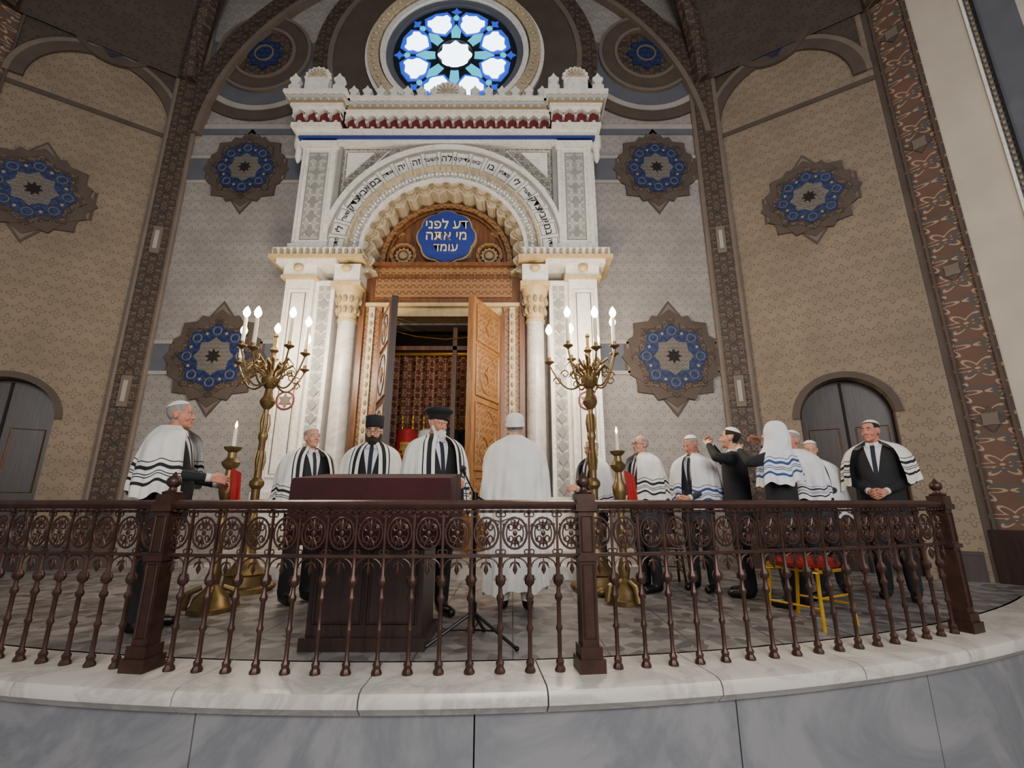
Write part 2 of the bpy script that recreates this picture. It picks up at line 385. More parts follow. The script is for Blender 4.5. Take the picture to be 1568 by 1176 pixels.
# side walls
def sidewall(name,orig,ang,L,flip,mpos,mR):
    b=B(); T=lambda t:(t if not flip else L-t)
    dc=T(.54*2.46); dw=.55; zs=2.1
    def zlo(m,x):
        if abs(m-dc)>=dw: return 0
        return zs+math.sqrt(max(dw*dw-(x-dc)**2,0))
    xs=[0]+[dc-dw*math.cos(pi*i/24) for i in range(25)]+[L]
    strips(b,xs,zlo,13,'wall_brown')
    for q in (-1,1): b.box(dc+q*dw-.005,dc+q*dw+.005,0,.3,0,zs,'brown2')
    b.band(dc,zs,dw,dw+.09,0,pi,-.02,.0,'brown',24)
    medallion(b,T(mpos),5.6,mR)
    xc=T(.5*L)
    # spandrel above the blind arch (dark) with pointed arch outline
    zs2=7.5; rr=L*.47
    vs=[];fs=[]
    for i in range(25):
        xx=xc-rr+2*rr*i/24; zt=zs2+math.sqrt(max(rr*rr-(xx-xc)**2,0))*1.05; vs+=[(xx,-.02,zt),(xx,-.02,10.5)]
    for i in range(24): fs.append((2*i,2*i+2,2*i+3,2*i+1))
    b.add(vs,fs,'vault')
    b.band(xc,zs2,L*.40,L*.47,0,pi,-.05,0,'brown',40); b.band(xc,zs2,L*.47,L*.5,0,pi,-.05,0,'brown2',40)
    b.prism(off(star(8,.5,.38,0),xc,8.95),-.05,0,'g_dim'); b.band(xc,8.95,.5,.6,0,2*pi,-.07,0,'brown')
    b.box(0,L,-.02,0,7.3,7.38,'brown')
    o=b.obj(name,(*orig,0),ang)
    b=B(); b.box(.05,dc-dw-.1,-.05,0,0,.32,'darkwood'); b.box(dc+dw+.1,L-.05,-.05,0,0,.32,'darkwood'); b.box(.05,dc-dw-.1,-.065,0,.30,.34,'darkwood'); b.box(dc+dw+.1,L-.05,-.065,0,.3,.34,'darkwood')
    b.obj(name.replace('wall','baseboard'),(*orig,0),ang)
    return dc,dw,zs
def arched_door(name,orig,ang,dc,dw,zs):
    b=B(); dw-=.01
    pts=[(dc-dw,0),(dc+dw,0),(dc+dw,zs)]+[(dc+dw*math.cos(pi*i/16),zs+dw*math.sin(pi*i/16)) for i in range(1,16)]+[(dc-dw,zs)]
    b.prism(pts,.22,.27,'darkwood')
    b.box(dc-.015,dc+.015,.19,.22,0,zs+dw*.95,'dk')
    for q in (-1,1):
        for z0,z1 in ((.2,.9),(1.05,1.95)):
            x0=dc+q*.28; 
            b.tube([(x0-.18,.215,z0),(x0+.18,.215,z0),(x0+.18,.215,z1),(x0-.18,.215,z1)],.012,'wood',6,closed=True)
    b.ell((dc+.06,.18,1.05),.03,'brass')
    b.obj(name,(*orig,0),ang)
Lr=math.hypot(2.06,1.35); angr=math.atan2(-1.35,2.06)
r=sidewall('wall_right',(3.6,7.2),angr,Lr,False,1.36,.76); arched_door('door_1',(3.6,7.2),angr,*r)
Ll=math.hypot(1.9,1.35); angl=math.atan2(1.35,1.9)
r=sidewall('wall_left',(-8.0,5.85),angl,Ll,True,1.62,.84); arched_door('door_2',(-8.0,5.85),angl,*r)
for nm,x,y,a in (('trim_1',-6.1,7.2,angl/2),('trim_2',3.6,7.2,angr/2)):
    b=B(); b.box(-.17,.17,-.12,.1,0,13,'ornate')
    for q in (-1,1): b.tube([(q*.2,-.09,0),(q*.2,-.09,13)],.045,'brown2',8)
    for z in (2.35,5.0): b.box(-.07,.07,-.15,-.1,z,z+.5,'brown2'); b.box(-.03,.03,-.16,-.1,z+.08,z+.42,'pale')
    b.box(-.24,.24,-.18,.1,0,.5,'brown')
    b.obj(nm,(x,y,0),a)
def pier(name,pts,mats):
    b=B()
    for i in range(len(pts)-1):
        (x0,y0),(x1,y1)=pts[i],pts[i+1]; L=math.hypot(x1-x0,y1-y0); a=math.atan2(y1-y0,x1-x0)
        T=TX(x0,y0,0,a); b.box(0,L,0,.3,-.84,13,mats[i],T)
        if mats[i]=='ornate2':
            for q in (0.02,L-.05): b.box(q,q+.03,-.04,.02,0,13,'brown',T)
            for z in range(1,12,2): b.prism(off(star(4,.16,.10,0),L/2,z+.9),-.02,.02,'brown',T); b.prism(off(star(4,.11,.07,pi/4),L/2,z+.9),-.03,.02,'brown2',T)
            b.box(-.02,L+.02,-.05,.02,0,.6,'darkwood',T)
        if mats[i]=='bluegrey':
            b.box(0,.03,-.03,.02,0,13,'white',T)
            for z in np.arange(0,11,.09): b.box(.05,.08,-.02,.02,z,z+.045,'dullgold',T)
            b.box(.1,.12,-.03,.02,0,13,'dk',T)
    o=b.obj(name); return o
pier('wall_right_pier',[(5.62,5.9),(5.72,5.8),(5.98,5.42),(6.25,4.98),(6.5,4.6),(8.5,4.0)],['brown','ornate2','cream_pl','bluegrey','cream_pl'])
pier('wall_left_pier',[(-10.6,4.2),(-8.9,4.6),(-8.5,5.0),(-8.25,5.4),(-7.95,5.9)],['cream_pl','bluegrey','cream_pl','ornate2'])
def web(name,p0,p1):
    b=B(); A=Vector((X0,2.6,13.2)); vs=[];fs=[];n=10;k=14
    for i in range(n+1):
        P=Vector((p0[0]+(p1[0]-p0[0])*i/n,p0[1]+(p1[1]-p0[1])*i/n,0))
        for j in range(k+1):
            ph=j/k*pi/2; w=1-math.cos(ph); z=8.6+4.6*math.sin(ph)
            vs.append((P.x*(1-w)+A.x*w,P.y*(1-w)+A.y*w,z))
    for i in range(n):
        for j in range(k):
            a=i*(k+1)+j; fs.append((a,a+1,a+k+2,a+k+1))
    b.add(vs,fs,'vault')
    for e in (0,n):
        b.tube([Vector(vs[e*(k+1)+j]) for j in range(k+1)],.17,'ornate',8)
    b.obj(name)
web('ceiling_vault_right',(3.6,7.1),(5.8,5.7)); web('ceiling_vault_left',(-6.1,7.1),(-8.1,5.7))
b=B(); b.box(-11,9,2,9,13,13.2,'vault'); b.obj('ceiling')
# ---------------- platform ----------------
CX,CY,RR=-.8,12.85,10.0
def warp(p):
    a=p[0]/RR; rad=RR-p[1]; return (CX+rad*math.sin(a),CY-rad*math.cos(a),p[2])
b=B()
xs=np.linspace(-8.7,7.6,60); vs=[];fs=[]
for x in xs:
    dx=min(abs(x-CX),9.7); ya=CY-math.sqrt(9.8**2-dx*dx) if dx<9.8 else 8
    vs+=[(x,ya,0),(x,8.6,0),(x,ya,-.1),(x,8.6,-.1)]
for i in range(len(xs)-1):
    a=4*i; fs+=[(a,a+4,a+5,a+1),(a+2,a+3,a+7,a+6)]
b.add(vs,fs,'floor'); b.obj('floor')
b=B(); b.box(-12,12,-6,9,-.95,-.85,'marble_g'); b.obj('floor_nave')
b=B(warp)
s=-6.4
while s<6.3:
    L=.92; x0=s+.004;x1=s+L-.004
    prof=[(.22,-.12),(.22,.0),(-.20,.0),(-.235,-.012),(-.25,-.04),(-.25,-.075),(-.22,-.10),(-.20,-.12)]
    n=6; vs=[];fs=[]
    for i in range(n+1):
        x=x0+(x1-x0)*i/n
        for y,z in prof: vs.append((x,y,z))
    k=len(prof)
    for i in range(n):
        for j in range(k): fs.append((i*k+j,i*k+(j+1)%k,(i+1)*k+(j+1)%k,(i+1)*k+j))
    fs.append(tuple(range(k))); fs.append(tuple(range(n*k+k-1,n*k-1,-1)))
    b.add(vs,fs,'marble'); s+=L
s=-6.4
while s<6.2:
    b.box(s+.004,s+1.396,-.17,.1,-.85,-.12,'marble_g',nx=6); s+=1.4
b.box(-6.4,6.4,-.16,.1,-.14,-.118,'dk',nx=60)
b.obj('platform_marble_curb',ang=30)
# ---------------- railing ----------------
b=B(warp)
posts=[-3.85,-1.29,1.24,4.26]
def baluster(b,s,z0=0.0):
    pr=[(.03,0),(.03,.012),(.02,.03),(.024,.05),(.012,.07),(.012,.2),(.019,.215),(.019,.225),(.0125,.24),(.0125,.36),(.022,.375),(.022,.39),(.013,.405),(.011,.44),(.026,.455),(.03,.475),(.026,.49),(.012,.51),(.012,.61)]
    b.lathe(pr,(s,0,z0),'bronze',8)
def frieze(b,s,w):
    zc=.735; R=min(w/2-.012,.085)
    b.ring(s,zc,R,.007,0,'bronze',20,sz=1.25)
    b.ring(s,zc,R*.72,.0045,0,'bronze',16,sz=1.2)
    b.ell((s,0,zc),(.014,.01,.018),'bronze',n=8,k=5)
    for q in (-1,1):
        pts=[];R2=R*.33
        for i in range(14):
            t=i/13; a=t*2.3*pi; rr=R2*(1-.6*t); pts.append((s+q*(R*.36+rr*math.cos(a)*.9),0,zc+.03+rr*math.sin(a)))
        b.tube(pts,.005,'bronze',5)
        pts=[(x,y,2*zc-z) for x,y,z in pts]; b.tube(pts,.005,'bronze',5)
    for dx in (-.5,0,.5):
        b.tube([(s,0,zc+.02),(s+dx*R*.5,0,zc+.055),(s+dx*R*.7,0,zc+.08)],[.003,.008,.002],'bronze',5)
        b.tube([(s,0,zc-.02),(s+dx*R*.5,0,zc-.055),(s+dx*R*.7,0,zc-.08)],[.003,.008,.002],'bronze',5)
    for q in (-1,1):
        for zz in (.84,.63): b.ring(s+q*(w/2-.014),zz,.013,.004,0,'bronze',10)
        b.tube([(s+q*(w/2-.005),0,.735),(s+q*(w/2-.02),0,.76),(s+q*(w/2-.012),0,.79)],.004,'bronze',5)
    n=10
    b.tube([(s+(w/2-.01)*math.cos(pi*i/n),0,.545+.055*math.sin(pi*i/n)) for i in range(n+1)],.005,'bronze',5)
    b.tube([(s,0,.6),(s,0,.565),(s,0,.53),(s,0,.505)],[.003,.006,.014,.002],'bronze',6)
    for q in (-1,1):
        b.tube([(s,0,.575),(s+q*.02,0,.565),(s+q*.032,0,.54)],[.004,.007,.002],'bronze',5)
        b.tube([(s+q*w*.5,0,.47),(s+q*w*.36,0,.50),(s+q*w*.30,0,.475)],[.004,.007,.003],'bronze',5)
for i in range(len(posts)):
    p=posts[i]
    b.box(p-.075,p+.075,-.075,.075,0,.07,'bronze'); b.box(p-.062,p+.062,-.062,.062,.07,.13,'bronze')
    b.box(p-.047,p+.047,-.047,.047,.13,.86,'bronze')
    for z0,z1 in ((.17,.56),(.63,.83)):
        b.tube([(p-.032,-.049,z0),(p+.032,-.049,z0),(p+.032,-.049,z1),(p-.032,-.049,z1)],.006,'bronze',6,closed=True)
    b.box(p-.062,p+.062,-.062,.062,.58,.61,'bronze')
    b.box(p-.065,p+.065,-.065,.065,.86,.90,'bronze'); b.box(p-.055,p+.055,-.055,.055,.90,.96,'bronze')
    b.lathe([(.05,0),(.055,.012),(.025,.025),(.02,.04),(.036,.055),(.042,.075),(.036,.095),(.02,.108),(.012,.12),(.004,.135)],(p,0,.96),'bronze',16)
segs=[(-6.4,-3.85),(-3.85,-1.29),(-1.29,1.24),(1.24,4.26)]
for s0,s1 in segs:
    n=round((s1-s0)/.172); w=(s1-s0)/n
    for i in range(1,n): baluster(b,s0+i*w)
    for i in range(n): frieze(b,s0+(i+.5)*w,w*.98)
    for i in range(1,n): b.box(s0+i*w-.006,s0+i*w+.006,-.007,.007,.6,.87,'bronze')
b.box(-6.4,4.26,-.013,.013,.600,.618,'bronze',nx=70); b.box(-6.4,4.26,-.013,.013,.85,.866,'bronze',nx=70)
prof=[(-.035,.872),(-.045,.885),(-.05,.90),(-.042,.915),(-.02,.925),(.02,.925),(.042,.915),(.05,.90),(.045,.885),(.035,.872)]
n=80;vs=[];fs=[];k=len(prof)
for i in range(n+1):
    for y,z in prof: vs.append((-6.4+10.66*i/n,y,z))
for i in range(n):
    for j in range(k): fs.append((i*k+j,i*k+(j+1)%k,(i+1)*k+(j+1)%k,(i+1)*k+j))
b.add(vs,fs,'bronze')
for s in np.arange(-6.3,4.2,.045): b.ell((s,-.04,.862),(.012,.01,.008),'bronze',n=6,k=4)
b.obj('bronze_railing')
# ---------------- ark portal ----------------
b=B()
x=X0
AC=4.8
def sym(f):
    for q in (-1,1): f(q)
def bx(q,o0,o1,y0,y1,z0,z1,m):
    a,c=sorted((X0+q*o0,X0+q*o1)); b.box(a,c,y0,min(y1,7.19),z0,z1,m)
YF=6.62
def half(q):
    bx(q,1.98,2.42,YF,7.2,.3,4.3,'white')
    bx(q,1.93,2.5,YF-.08,7.2,.3,.55,'marble'); bx(q,1.95,2.46,YF-.04,7.2,.55,.95,'white'); bx(q,1.93,2.5,YF-.07,7.2,.95,1.05,'white')
    xx=X0+q*2.2
    for w,z0,z1,rr in ((.15,1.25,4.1,.015),(.11,1.3,4.05,.008)):
        b.tube([(xx-w,YF-.005,z0),(xx+w,YF-.005,z0),(xx+w,YF-.005,z1),(xx-w,YF-.005,z1)],rr,'brown2' if rr<.01 else 'white',6,closed=True)
    b.ring(xx,2.35,.13,.012,YF-.01,'red',24); b.prism(off(star(6,.11,.06,pi/2),xx,2.35),YF-.015,YF,'brown2')
    bx(q,1.68,1.98,YF+.08,7.2,.3,4.3,'white'); bx(q,1.74,1.92,YF+.07,YF+.1,1.0,4.2,'inlay')
    for z in np.arange(1.1,4.1,.2):
        c=X0+q*1.83; b.prism([(c-.07,z),(c,z-.09),(c+.07,z),(c,z+.09)],YF+.055,YF+.08,'greyst' )
    c=X0+q*1.46
    b.box(c-.2,c+.2,YF-.06,7.0,.3,.95,'white'); b.box(c-.22,c+.22,YF-.08,7.0,.9,.98,'white')
    b.lathe([(.19,0),(.19,.05),(.15,.09),(.17,.14),(.14,.18),(.14,.2)],(c,YF+.14,.98),'white',20)
    b.lathe([(.14,0),(.145,.6),(.135,1.9),(.132,2.42)],(c,YF+.14,1.18),'marble',20)
    b.lathe([(.15,0),(.15,.04),(.135,.05),(.14,.12),(.155,.2),(.15,.24),(.17,.36),(.2,.48),(.21,.55)],(c,YF+.14,3.6),'goldpaint',20)
    for i in range(12):
        a=2*pi*i/12; 
        for zz,rr in ((3.78,.16),(3.95,.18)): b.ell((c+rr*math.cos(a),YF+.14+rr*math.sin(a),zz),(.035,.035,.06),'dullgold',n=8,k=5)
    b.box(c-.23,c+.23,YF-.08,7.1,4.15,4.22,'goldpaint'); b.box(c-.2,c+.2,YF-.05,7.1,4.22,4.52,'white')
    bx(q,.96,1.25,6.85,7.2,.3,4.0,'wood2'); bx(q,1.22,1.3,6.8,7.2,.3,4.2,'wood'); bx(q,.93,.99,6.82,7.2,.3,3.8,'wood')
    bx(q,1.06,1.15,6.81,6.86,1.0,3.9,'cream')
    for z in np.arange(1.1,3.9,.14): b.ell((X0+q*1.105,6.81,z),(.025,.02,.045),'dullgold',n=8,k=5)
    for (o0,o1,yo,z0,z1,m) in ((1.92,2.48,.06,4.28,4.33,'goldpaint'),(1.94,2.46,.03,4.33,4.5,'white'),(1.62,2.55,.12,4.5,4.57,'white'),(1.2,2.66,.17,4.57,4.63,'goldpaint'),(1.25,2.62,.14,4.63,4.76,'white')):
        bx(q,o0,o1,YF-yo,7.2,z0,z1,m)
    for o in (2.2,1.46): b.ell((X0+q*o,YF-.1,4.43),(.08,.05,.06),'goldpaint')
    for i in range(14): b.box(X0+q*(1.26+i*.1)-.02,X0+q*(1.26+i*.1)+.02,YF-.19,YF-.1,4.65,4.71,'dullgold')
    bx(q,1.86,2.42,YF,7.2,4.76,6.82,'white'); bx(q,2.42,2.5,YF+.15,7.2,4.76,6.8,'white')
    xx=X0+q*2.14
    for w,z0,z1,rr,mm in ((.21,4.9,6.68,.016,'white'),(.15,4.97,6.6,.010,'greyst')):
        b.tube([(xx-w,YF-.005,z0),(xx+w,YF-.005,z0),(xx+w,YF-.005,z1),(xx-w,YF-.005,z1)],rr,mm,6,closed=True)
    b.box(xx-.135,xx+.135,YF-.008,YF,4.98,6.59,'inlay'); 
    for z in np.arange(5.1,6.55,.28): b.prism(off(star(4,.10,.05,0),xx,z),YF-.02,YF,'greyst')
    for zz in (4.78,6.72): bx(q,1.83,2.45,YF-.05,7.2,zz,zz+.1,'white')
    b.lathe([(.02,0),(.06,.1),(.05,.2),(.09,.3),(.09,.5)],(X0+q*2.54,YF+.1,6.5),'white',12)
    bx(q,1.78,1.86,6.68,7.2,4.76,6.8,'greyst')
sym(half)
def zarch(m,xv):
    d=abs(xv-X0)
    return AC+math.sqrt(max(1.85**2-d*d,0)) if abs(m-X0)<1.85 else 4.76
xs=[X0-1.86]+[X0-1.85*math.cos(pi*i/40) for i in range(41)]+[X0+1.86]
strips(b,xs,zarch,6.82,'inlay2',6.74,.3)
for q in (-1,1):
    b.tube([(X0+q*1.74,6.735,6.74),(X0+q*1.0,6.735,6.74),(X0+q*1.74,6.735,5.9)],.014,'white',6,closed=True)
    b.prism([(X0+q*1.7,6.7),(X0+q*1.25,6.7),(X0+q*1.7,6.2)],6.72,6.74,'white')
b.band(X0,AC,1.9,1.97,0,pi,6.6,7.1,'white',64); b.band(X0,AC,1.87,1.9,0,pi,6.64,7.1,'greyst',64)
b.band(X0,AC,1.56,1.88,0,pi,6.66,7.1,'white',64)
b.band(X0,AC,1.52,1.56,0,pi,6.6,7.1,'cream',64); b.band(X0,AC,1.36,1.52,0,pi,6.68,7.1,'inlay',64); b.band(X0,AC,1.30,1.36,0,pi,6.66,7.1,'white',64)
for q in (-1,1):
    for o0,o1,y0,m in ((1.88,1.95,6.6,'white'),(1.56,1.88,6.66,'white'),(1.52,1.56,6.6,'cream'),(1.36,1.52,6.68,'inlay')): bx(q,o0,o1,y0,7.1,4.72,AC,m)
for i in range(70):
    a=pi*(i+.5)/70; b.ell((X0+1.44*math.cos(a),6.67,AC+1.44*math.sin(a)),.024,'white',n=8,k=5)
NL=19
def scal(r0,amp):
    return lambda a: r0+amp*(1-abs(math.cos(NL*(a+.28)*pi/(pi+.56))))
b.band(X0,AC,scal(1.12,.10),1.34,-.28,pi+.28,6.78,7.12,'cream',260)
b.band(X0,AC,scal(1.17,.09),1.34,-.28,pi+.28,6.72,6.8,'cream',260)
b.band(X0,AC,scal(1.19,.085),scal(1.215,.085),-.28,pi+.28,6.705,6.73,'dullgold',260)
for i in range(NL):
    a=-.28+(pi+.56)*(i+.5)/NL; b.band(X0+1.27*math.cos(a),AC+1.27*math.sin(a),.03,.05,0,2*pi,6.70,6.73,'dullgold',14)
words="פתחו לי שערי צדק אבא בם אודה יה זה השער לה צדיקים יבאו בו".split()
words=words+words[:7]
nw=21
for i in range(nw):
    a=pi-pi*(i+.5)/nw; wv=words[i%len(words)][::-1]; rr=1.725
    T=Matrix.Translation((X0+rr*math.cos(a),6.655,AC+rr*math.sin(a)))@Matrix.Rotation(-(a-pi/2),4,'Y')@Matrix.Rotation(pi/2,4,'X')
    b.text(wv,.165 if len(wv)<4 else .10,'black',T)
    a0=pi*i/nw+.018; a1=pi*(i+1)/nw-.018
    for r_ in (1.60,1.85): b.band(X0,AC,r_-.006,r_+.006,a0,a1,6.65,6.67,'greyst',6)
    for aa in (a0,a1): b.tube([(X0+1.6*math.cos(aa),6.655,AC+1.6*math.sin(aa)),(X0+1.85*math.cos(aa),6.655,AC+1.85*math.sin(aa))],.006,'greyst',5)
b.box(X0-1.86,X0+1.86,6.6,7.19,6.79,6.86,'white'); b.box(X0-2.5,X0+2.5,6.56,7.19,6.86,6.92,'blue2'); b.box(X0-2.52,X0+2.52,6.5,7.19,6.91,6.98,'white')
pts=[(X0+1.34*math.cos(a),AC+1.34*math.sin(a)) for a in np.linspace(-.2,pi+.2,40)]
b.prism(pts,7.08,7.18,'wood')
b.band(X0,AC+.0,1.02,1.1,-.1,pi+.1,7.0,7.1,'wood2',48); b.band(X0,AC,.96,1.0,0,pi,7.03,7.1,'wood',48)
pts=[]; ZM=5.23
for i in range(128):
    a=2*pi*i/128; rr=.47+.04*abs(math.cos(4*a)); pts.append((X0+rr*math.cos(a),ZM+rr*math.sin(a)))
b.prism(pts,6.96,7.1,'dullgold')
b.prism([(X0+(p[0]-X0)*.94,ZM+(p[1]-ZM)*.94) for p in pts],6.93,7.0,'blue2')
for k_,(t_,z_) in enumerate((("דע לפני",.21),("מי אתה",.0),("עומד",-.22))):
    T=Matrix.Translation((X0,6.922,ZM+z_))@Matrix.Rotation(pi/2,4,'X'); b.text(t_[::-1],.23 if k_<2 else .20,'paleletter',T,.012)
for q in (-1,1):
    c=X0+q*.72; zc=4.92
    b.band(c,zc,.17,.22,0,2*pi,6.99,7.1,'wood2',32); b.prism(off(star(12,.15,.12,0),c,zc),7.02,7.1,'dullgold'); b.ring(c,zc,.08,.012,7.0,'wood',20)
    b.prism(off(star(4,.1,.05,0),X0+q*.82,5.36),7.04,7.1,'wood2')
b.box(X0-1.3,X0+1.3,6.88,7.19,4.5,4.66,'wood2'); b.box(X0-1.32,X0+1.32,6.8,7.19,4.62,4.68,'wood'); b.box(X0-1.3,X0+1.3,6.92,7.19,3.95,4.5,'wood')
b.box(X0-1.1,X0+1.1,6.88,6.95,4.1,4.42,'wood2'); b.box(X0-1.3,X0+1.3,6.82,7.19,3.92,3.98,'goldpaint'); b.box(X0-.95,X0+.95,6.9,7.19,3.78,3.92,'goldpaint')
mark=len(b.v)
def entab(x0,x1,y0):
    b.box(x0,x1,y0,7.19,7.26,7.36,'white'); b.box(x0+.02,x1-.02,y0+.1,7.19,7.36,7.76,'red')
    n=max(3,round((x1-x0)/.185)); w=(x1-x0)/n
    for i in range(n+1):
        xx=x0+i*w; b.box(max(xx-.018,x0),min(xx+.018,x1),y0+.01,y0+.1,7.52,7.62,'white')
        if i<n: b.ell((xx+w/2,y0+.07,7.40),(.045,.03,.10),'white',n=8,k=5)
        if i<n: b.prism([(xx,7.56),(xx+w*.12,7.66),(xx+w/2,7.73),(xx+w*.88,7.66),(xx+w,7.56),(xx+w,7.78),(xx,7.78)],y0+.01,y0+.11,'white')
    b.box(x0-.03,x1+.03,y0-.04,7.19,7.76,7.82,'white'); b.box(x0-.06,x1+.06,y0-.07,7.19,7.82,7.85,'dullgold')
    b.box(x0-.08,x1+.08,y0-.10,7.19,7.85,7.98,'inlay'); b.box(x0-.12,x1+.12,y0-.15,7.19,7.98,8.05,'white')
entab(X0-1.75,X0+1.75,6.56)
for q in (-1,1):
    a,c=sorted((X0+q*1.76,X0+q*2.58)); entab(a,c,6.42)
def merlon(cx,w,h,y):
    p=[(-.5,0),(.5,0),(.5,.3),(.3,.36),(.3,.5),(.46,.58),(.46,.72),(.22,.8),(.0,1.0),(-.22,.8),(-.46,.72),(-.46,.58),(-.3,.5),(-.3,.36),(-.5,.3)]
    b.prism([(cx+a*w,8.05+z*h) for a,z in p],y,y+.1,'white')
for i in range(15):
    if i==7: continue
    merlon(X0-1.62+i*3.24/14,.17,.40,6.5)
def fan(cx,y,R,h):
    b.box(cx-R,cx+R,y,y+.12,8.05,8.05+h,'white')
    b.prism([(cx+R*math.cos(pi*i/16),8.05+h+R*1.25*math.sin(pi*i/16)) for i in range(17)],y,y+.12,'white')
    for i in range(9):
        a=pi*i/8; b.ell((cx+R*math.cos(a),y+.03,8.05+h+R*1.25*math.sin(a)),(.035,.04,.045),'white',n=8,k=5)
        b.tube([(cx,y-.01,8.05+h),(cx+R*.8*math.cos(a),y-.01,8.05+h+R*1.0*math.sin(a))],[.008,.018],'cream',6)
fan(X0,6.48,.24,.16)
for q in (-1,1):
    fan(X0+q*2.17,6.3,.2,.36)
    for o in (1.8,2.54): merlon(X0+q*o,.19,.46,6.3)
for i in range(mark,len(b.v)):
    vx,vy,vz=b.v[i]; b.v[i]=(vx,vy,6.86+(vz-7.12)*.77)
for q in (-1,1):
    bx(q,.98,2.9,6.05,7.2,0,.15,'marble'); bx(q,.98,2.75,6.3,7.2,.15,.3,'marble')
b.box(X0-.98,X0+.98,6.05,7.19,0,.15,'marble'); b.box(X0-.98,X0+.98,6.3,7.19,.15,.3,'marble')
b.obj('ark_portal',ang=35)
def leaf(name,hx,q,m1,m2,m3):
    b=B(); w=.86; h=3.4
    b.box(0,w,-.03,.03,0,h,m1)
    for z0,z1 in ((.1,.9),(1.0,1.9),(2.0,2.7),(2.78,3.3)):
        for s in (-1,1):
            b.box(.1,w-.1,min(s*.03,s*.04),max(s*.03,s*.04),z0,z1,m2)
            b.tube([(.1,s*.035,z0),(w-.1,s*.035,z0),(w-.1,s*.035,z1),(.1,s*.035,z1)],.018,m3,6,closed=True)
            zc=(z0+z1)/2; b.tube([(w/2+min(.25,.4*(z1-z0))*math.cos(2*pi*i/16),s*.04,zc+.42*(z1-z0)*math.sin(2*pi*i/16)) for i in range(16)],.014,m1,6,closed=True)
            b.prism(off(star(4,.12,.06,pi/2),w/2,zc),min(s*.03,s*.055),max(s*.03,s*.055),m3)
    b.box(w-.02,w+.02,-.045,.045,0,h,m1)
    for z in (.4,1.8,3.1): b.lathe([(.025,0),(.025,.16)],(0,0,z),'brass',10)
    ang=math.atan2(-.78,q*.36)
    b.obj(name,(hx,6.8,.32),ang)
leaf('ark_door_leaf',X0-.9,1,'darkwood','inlay2','wood'); leaf('ark_door_leaf.001',X0+.9,-1,'oak','wood2','oak')
b=B()
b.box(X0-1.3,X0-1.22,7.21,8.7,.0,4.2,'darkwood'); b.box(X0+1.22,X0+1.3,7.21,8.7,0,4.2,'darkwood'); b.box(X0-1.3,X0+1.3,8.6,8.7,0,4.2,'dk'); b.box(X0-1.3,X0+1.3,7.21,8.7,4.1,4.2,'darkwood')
b.box(X0-1.22,X0+1.22,7.25,8.6,1.2,1.3,'wood'); b.box(X0-1.22,X0+1.22,7.25,7.3,.0,1.2,'wood2')
b.box(X0+.12,X0+.19,7.3,7.4,1.3,4.1,'wood'); b.box(X0-1.22,X0+1.22,7.3,7.42,3.35,3.42,'wood')
b.obj('ark_cabinet')
b=B(); n=80; vs=[];fs=[]
for i in range(n+1):
    xx=X0-1.2+2.4*i/n
    for z in (1.35,3.5): vs.append((xx,8.05+.04*math.sin(i*.9),z))
for i in range(n): fs.append((2*i,2*i+2,2*i+3,2*i+1))
b.add(vs,fs,'curtain')
b.tube([(X0-1.2,8.0,3.5),(X0+1.2,8.0,3.5)],.03,'gold'); b.obj('ark_curtain')
b=B()
b.tube([(X0-.95,7.28,3.7),(X0-.5,7.28,3.58),(X0,7.28,3.53),(X0+.5,7.28,3.58),(X0+.95,7.28,3.7)],.008,'gold',6)
b.obj('curtain_cord')
for i,(dx,yy,zz,mm) in enumerate(((-.62,7.6,1.3,'redcloth'),(-.28,7.65,1.3,'cloth'),(.08,7.6,1.3,'black'),(.42,7.6,1.3,'black'),(.78,7.65,1.3,'velvet'))):
    b=B(); b.lathe([(.12,0.05),(.14,.06),(.135,.35),(.13,.6),(.115,.66),(.04,.69)],(0,0,0),mm,20,sx=1.15,sy=.75)
    for q in (-1,1):
        b.lathe([(.03,0),(.03,.06),(.02,.07),(.02,.68),(.018,.74),(.03,.76),(.032,.79),(.018,.82),(.024,.85),(.008,.89)],(q*.075,0,0),'gold',12)
    b.box(-.07,.07,-.112,-.1,.3,.48,'gold' if mm!='black' else 'dk'); b.band(0,.2,.03,.05,0,2*pi,-.115,-.1,'gold',16)
    for zz_ in (.42,.34):
        T=Matrix.Translation((0,-.115,zz_))@Matrix.Rotation(pi/2,4,'X'); b.text("הרות" if zz_>.4 else "תכש",.07,'black' if mm!='black' else 'paleletter',T,.002)
    b.v=[(p*1.15,q_*1.15,r_*1.15) for p,q_,r_ in b.v]
    b.obj('torah_scroll' if i==0 else 'torah_scroll.%03d'%i,(X0+dx,yy,zz))
# ---------------- furniture ----------------
b=B()
b.box(-.4,.4,-.26,.26,0,.08,'darkwood'); b.box(-.37,.37,-.23,.23,.08,.9,'darkwood'); 
for x0 in (-.33,.02): b.tube([(x0,-.235,.16),(x0+.31,-.235,.16),(x0+.31,-.235,.62),(x0,-.235,.62)],.012,'darkwood',6,closed=True)
b.box(-.42,.42,-.28,.28,.62,.66,'darkwood')
n=60; vs=[];fs=[]
W,D=.54,.3
per=[]
for i in range(n):
    t=i/n*4
    if t<1: p=(-W+2*W*t,-D)
    elif t<2: p=(W,-D+2*D*(t-1))
    elif t<3: p=(W-2*W*(t-2),D)
    else: p=(-W,D-2*D*(t-3))
    per.append(p)
def top(p): return 1.06+.06*(p[1]+D)/(2*D)
for lv in range(5):
    for i,p in enumerate(per):
        f=[0,.06,.5,.85,1][lv]; w=1+.03*f*math.sin(i*1.9)+.01*f
        if lv==0: vs.append((p[0]*.985,p[1]*.97,top(p)+.012))
        else: vs.append((p[0]*w,p[1]*w,top(p)-f*.42))
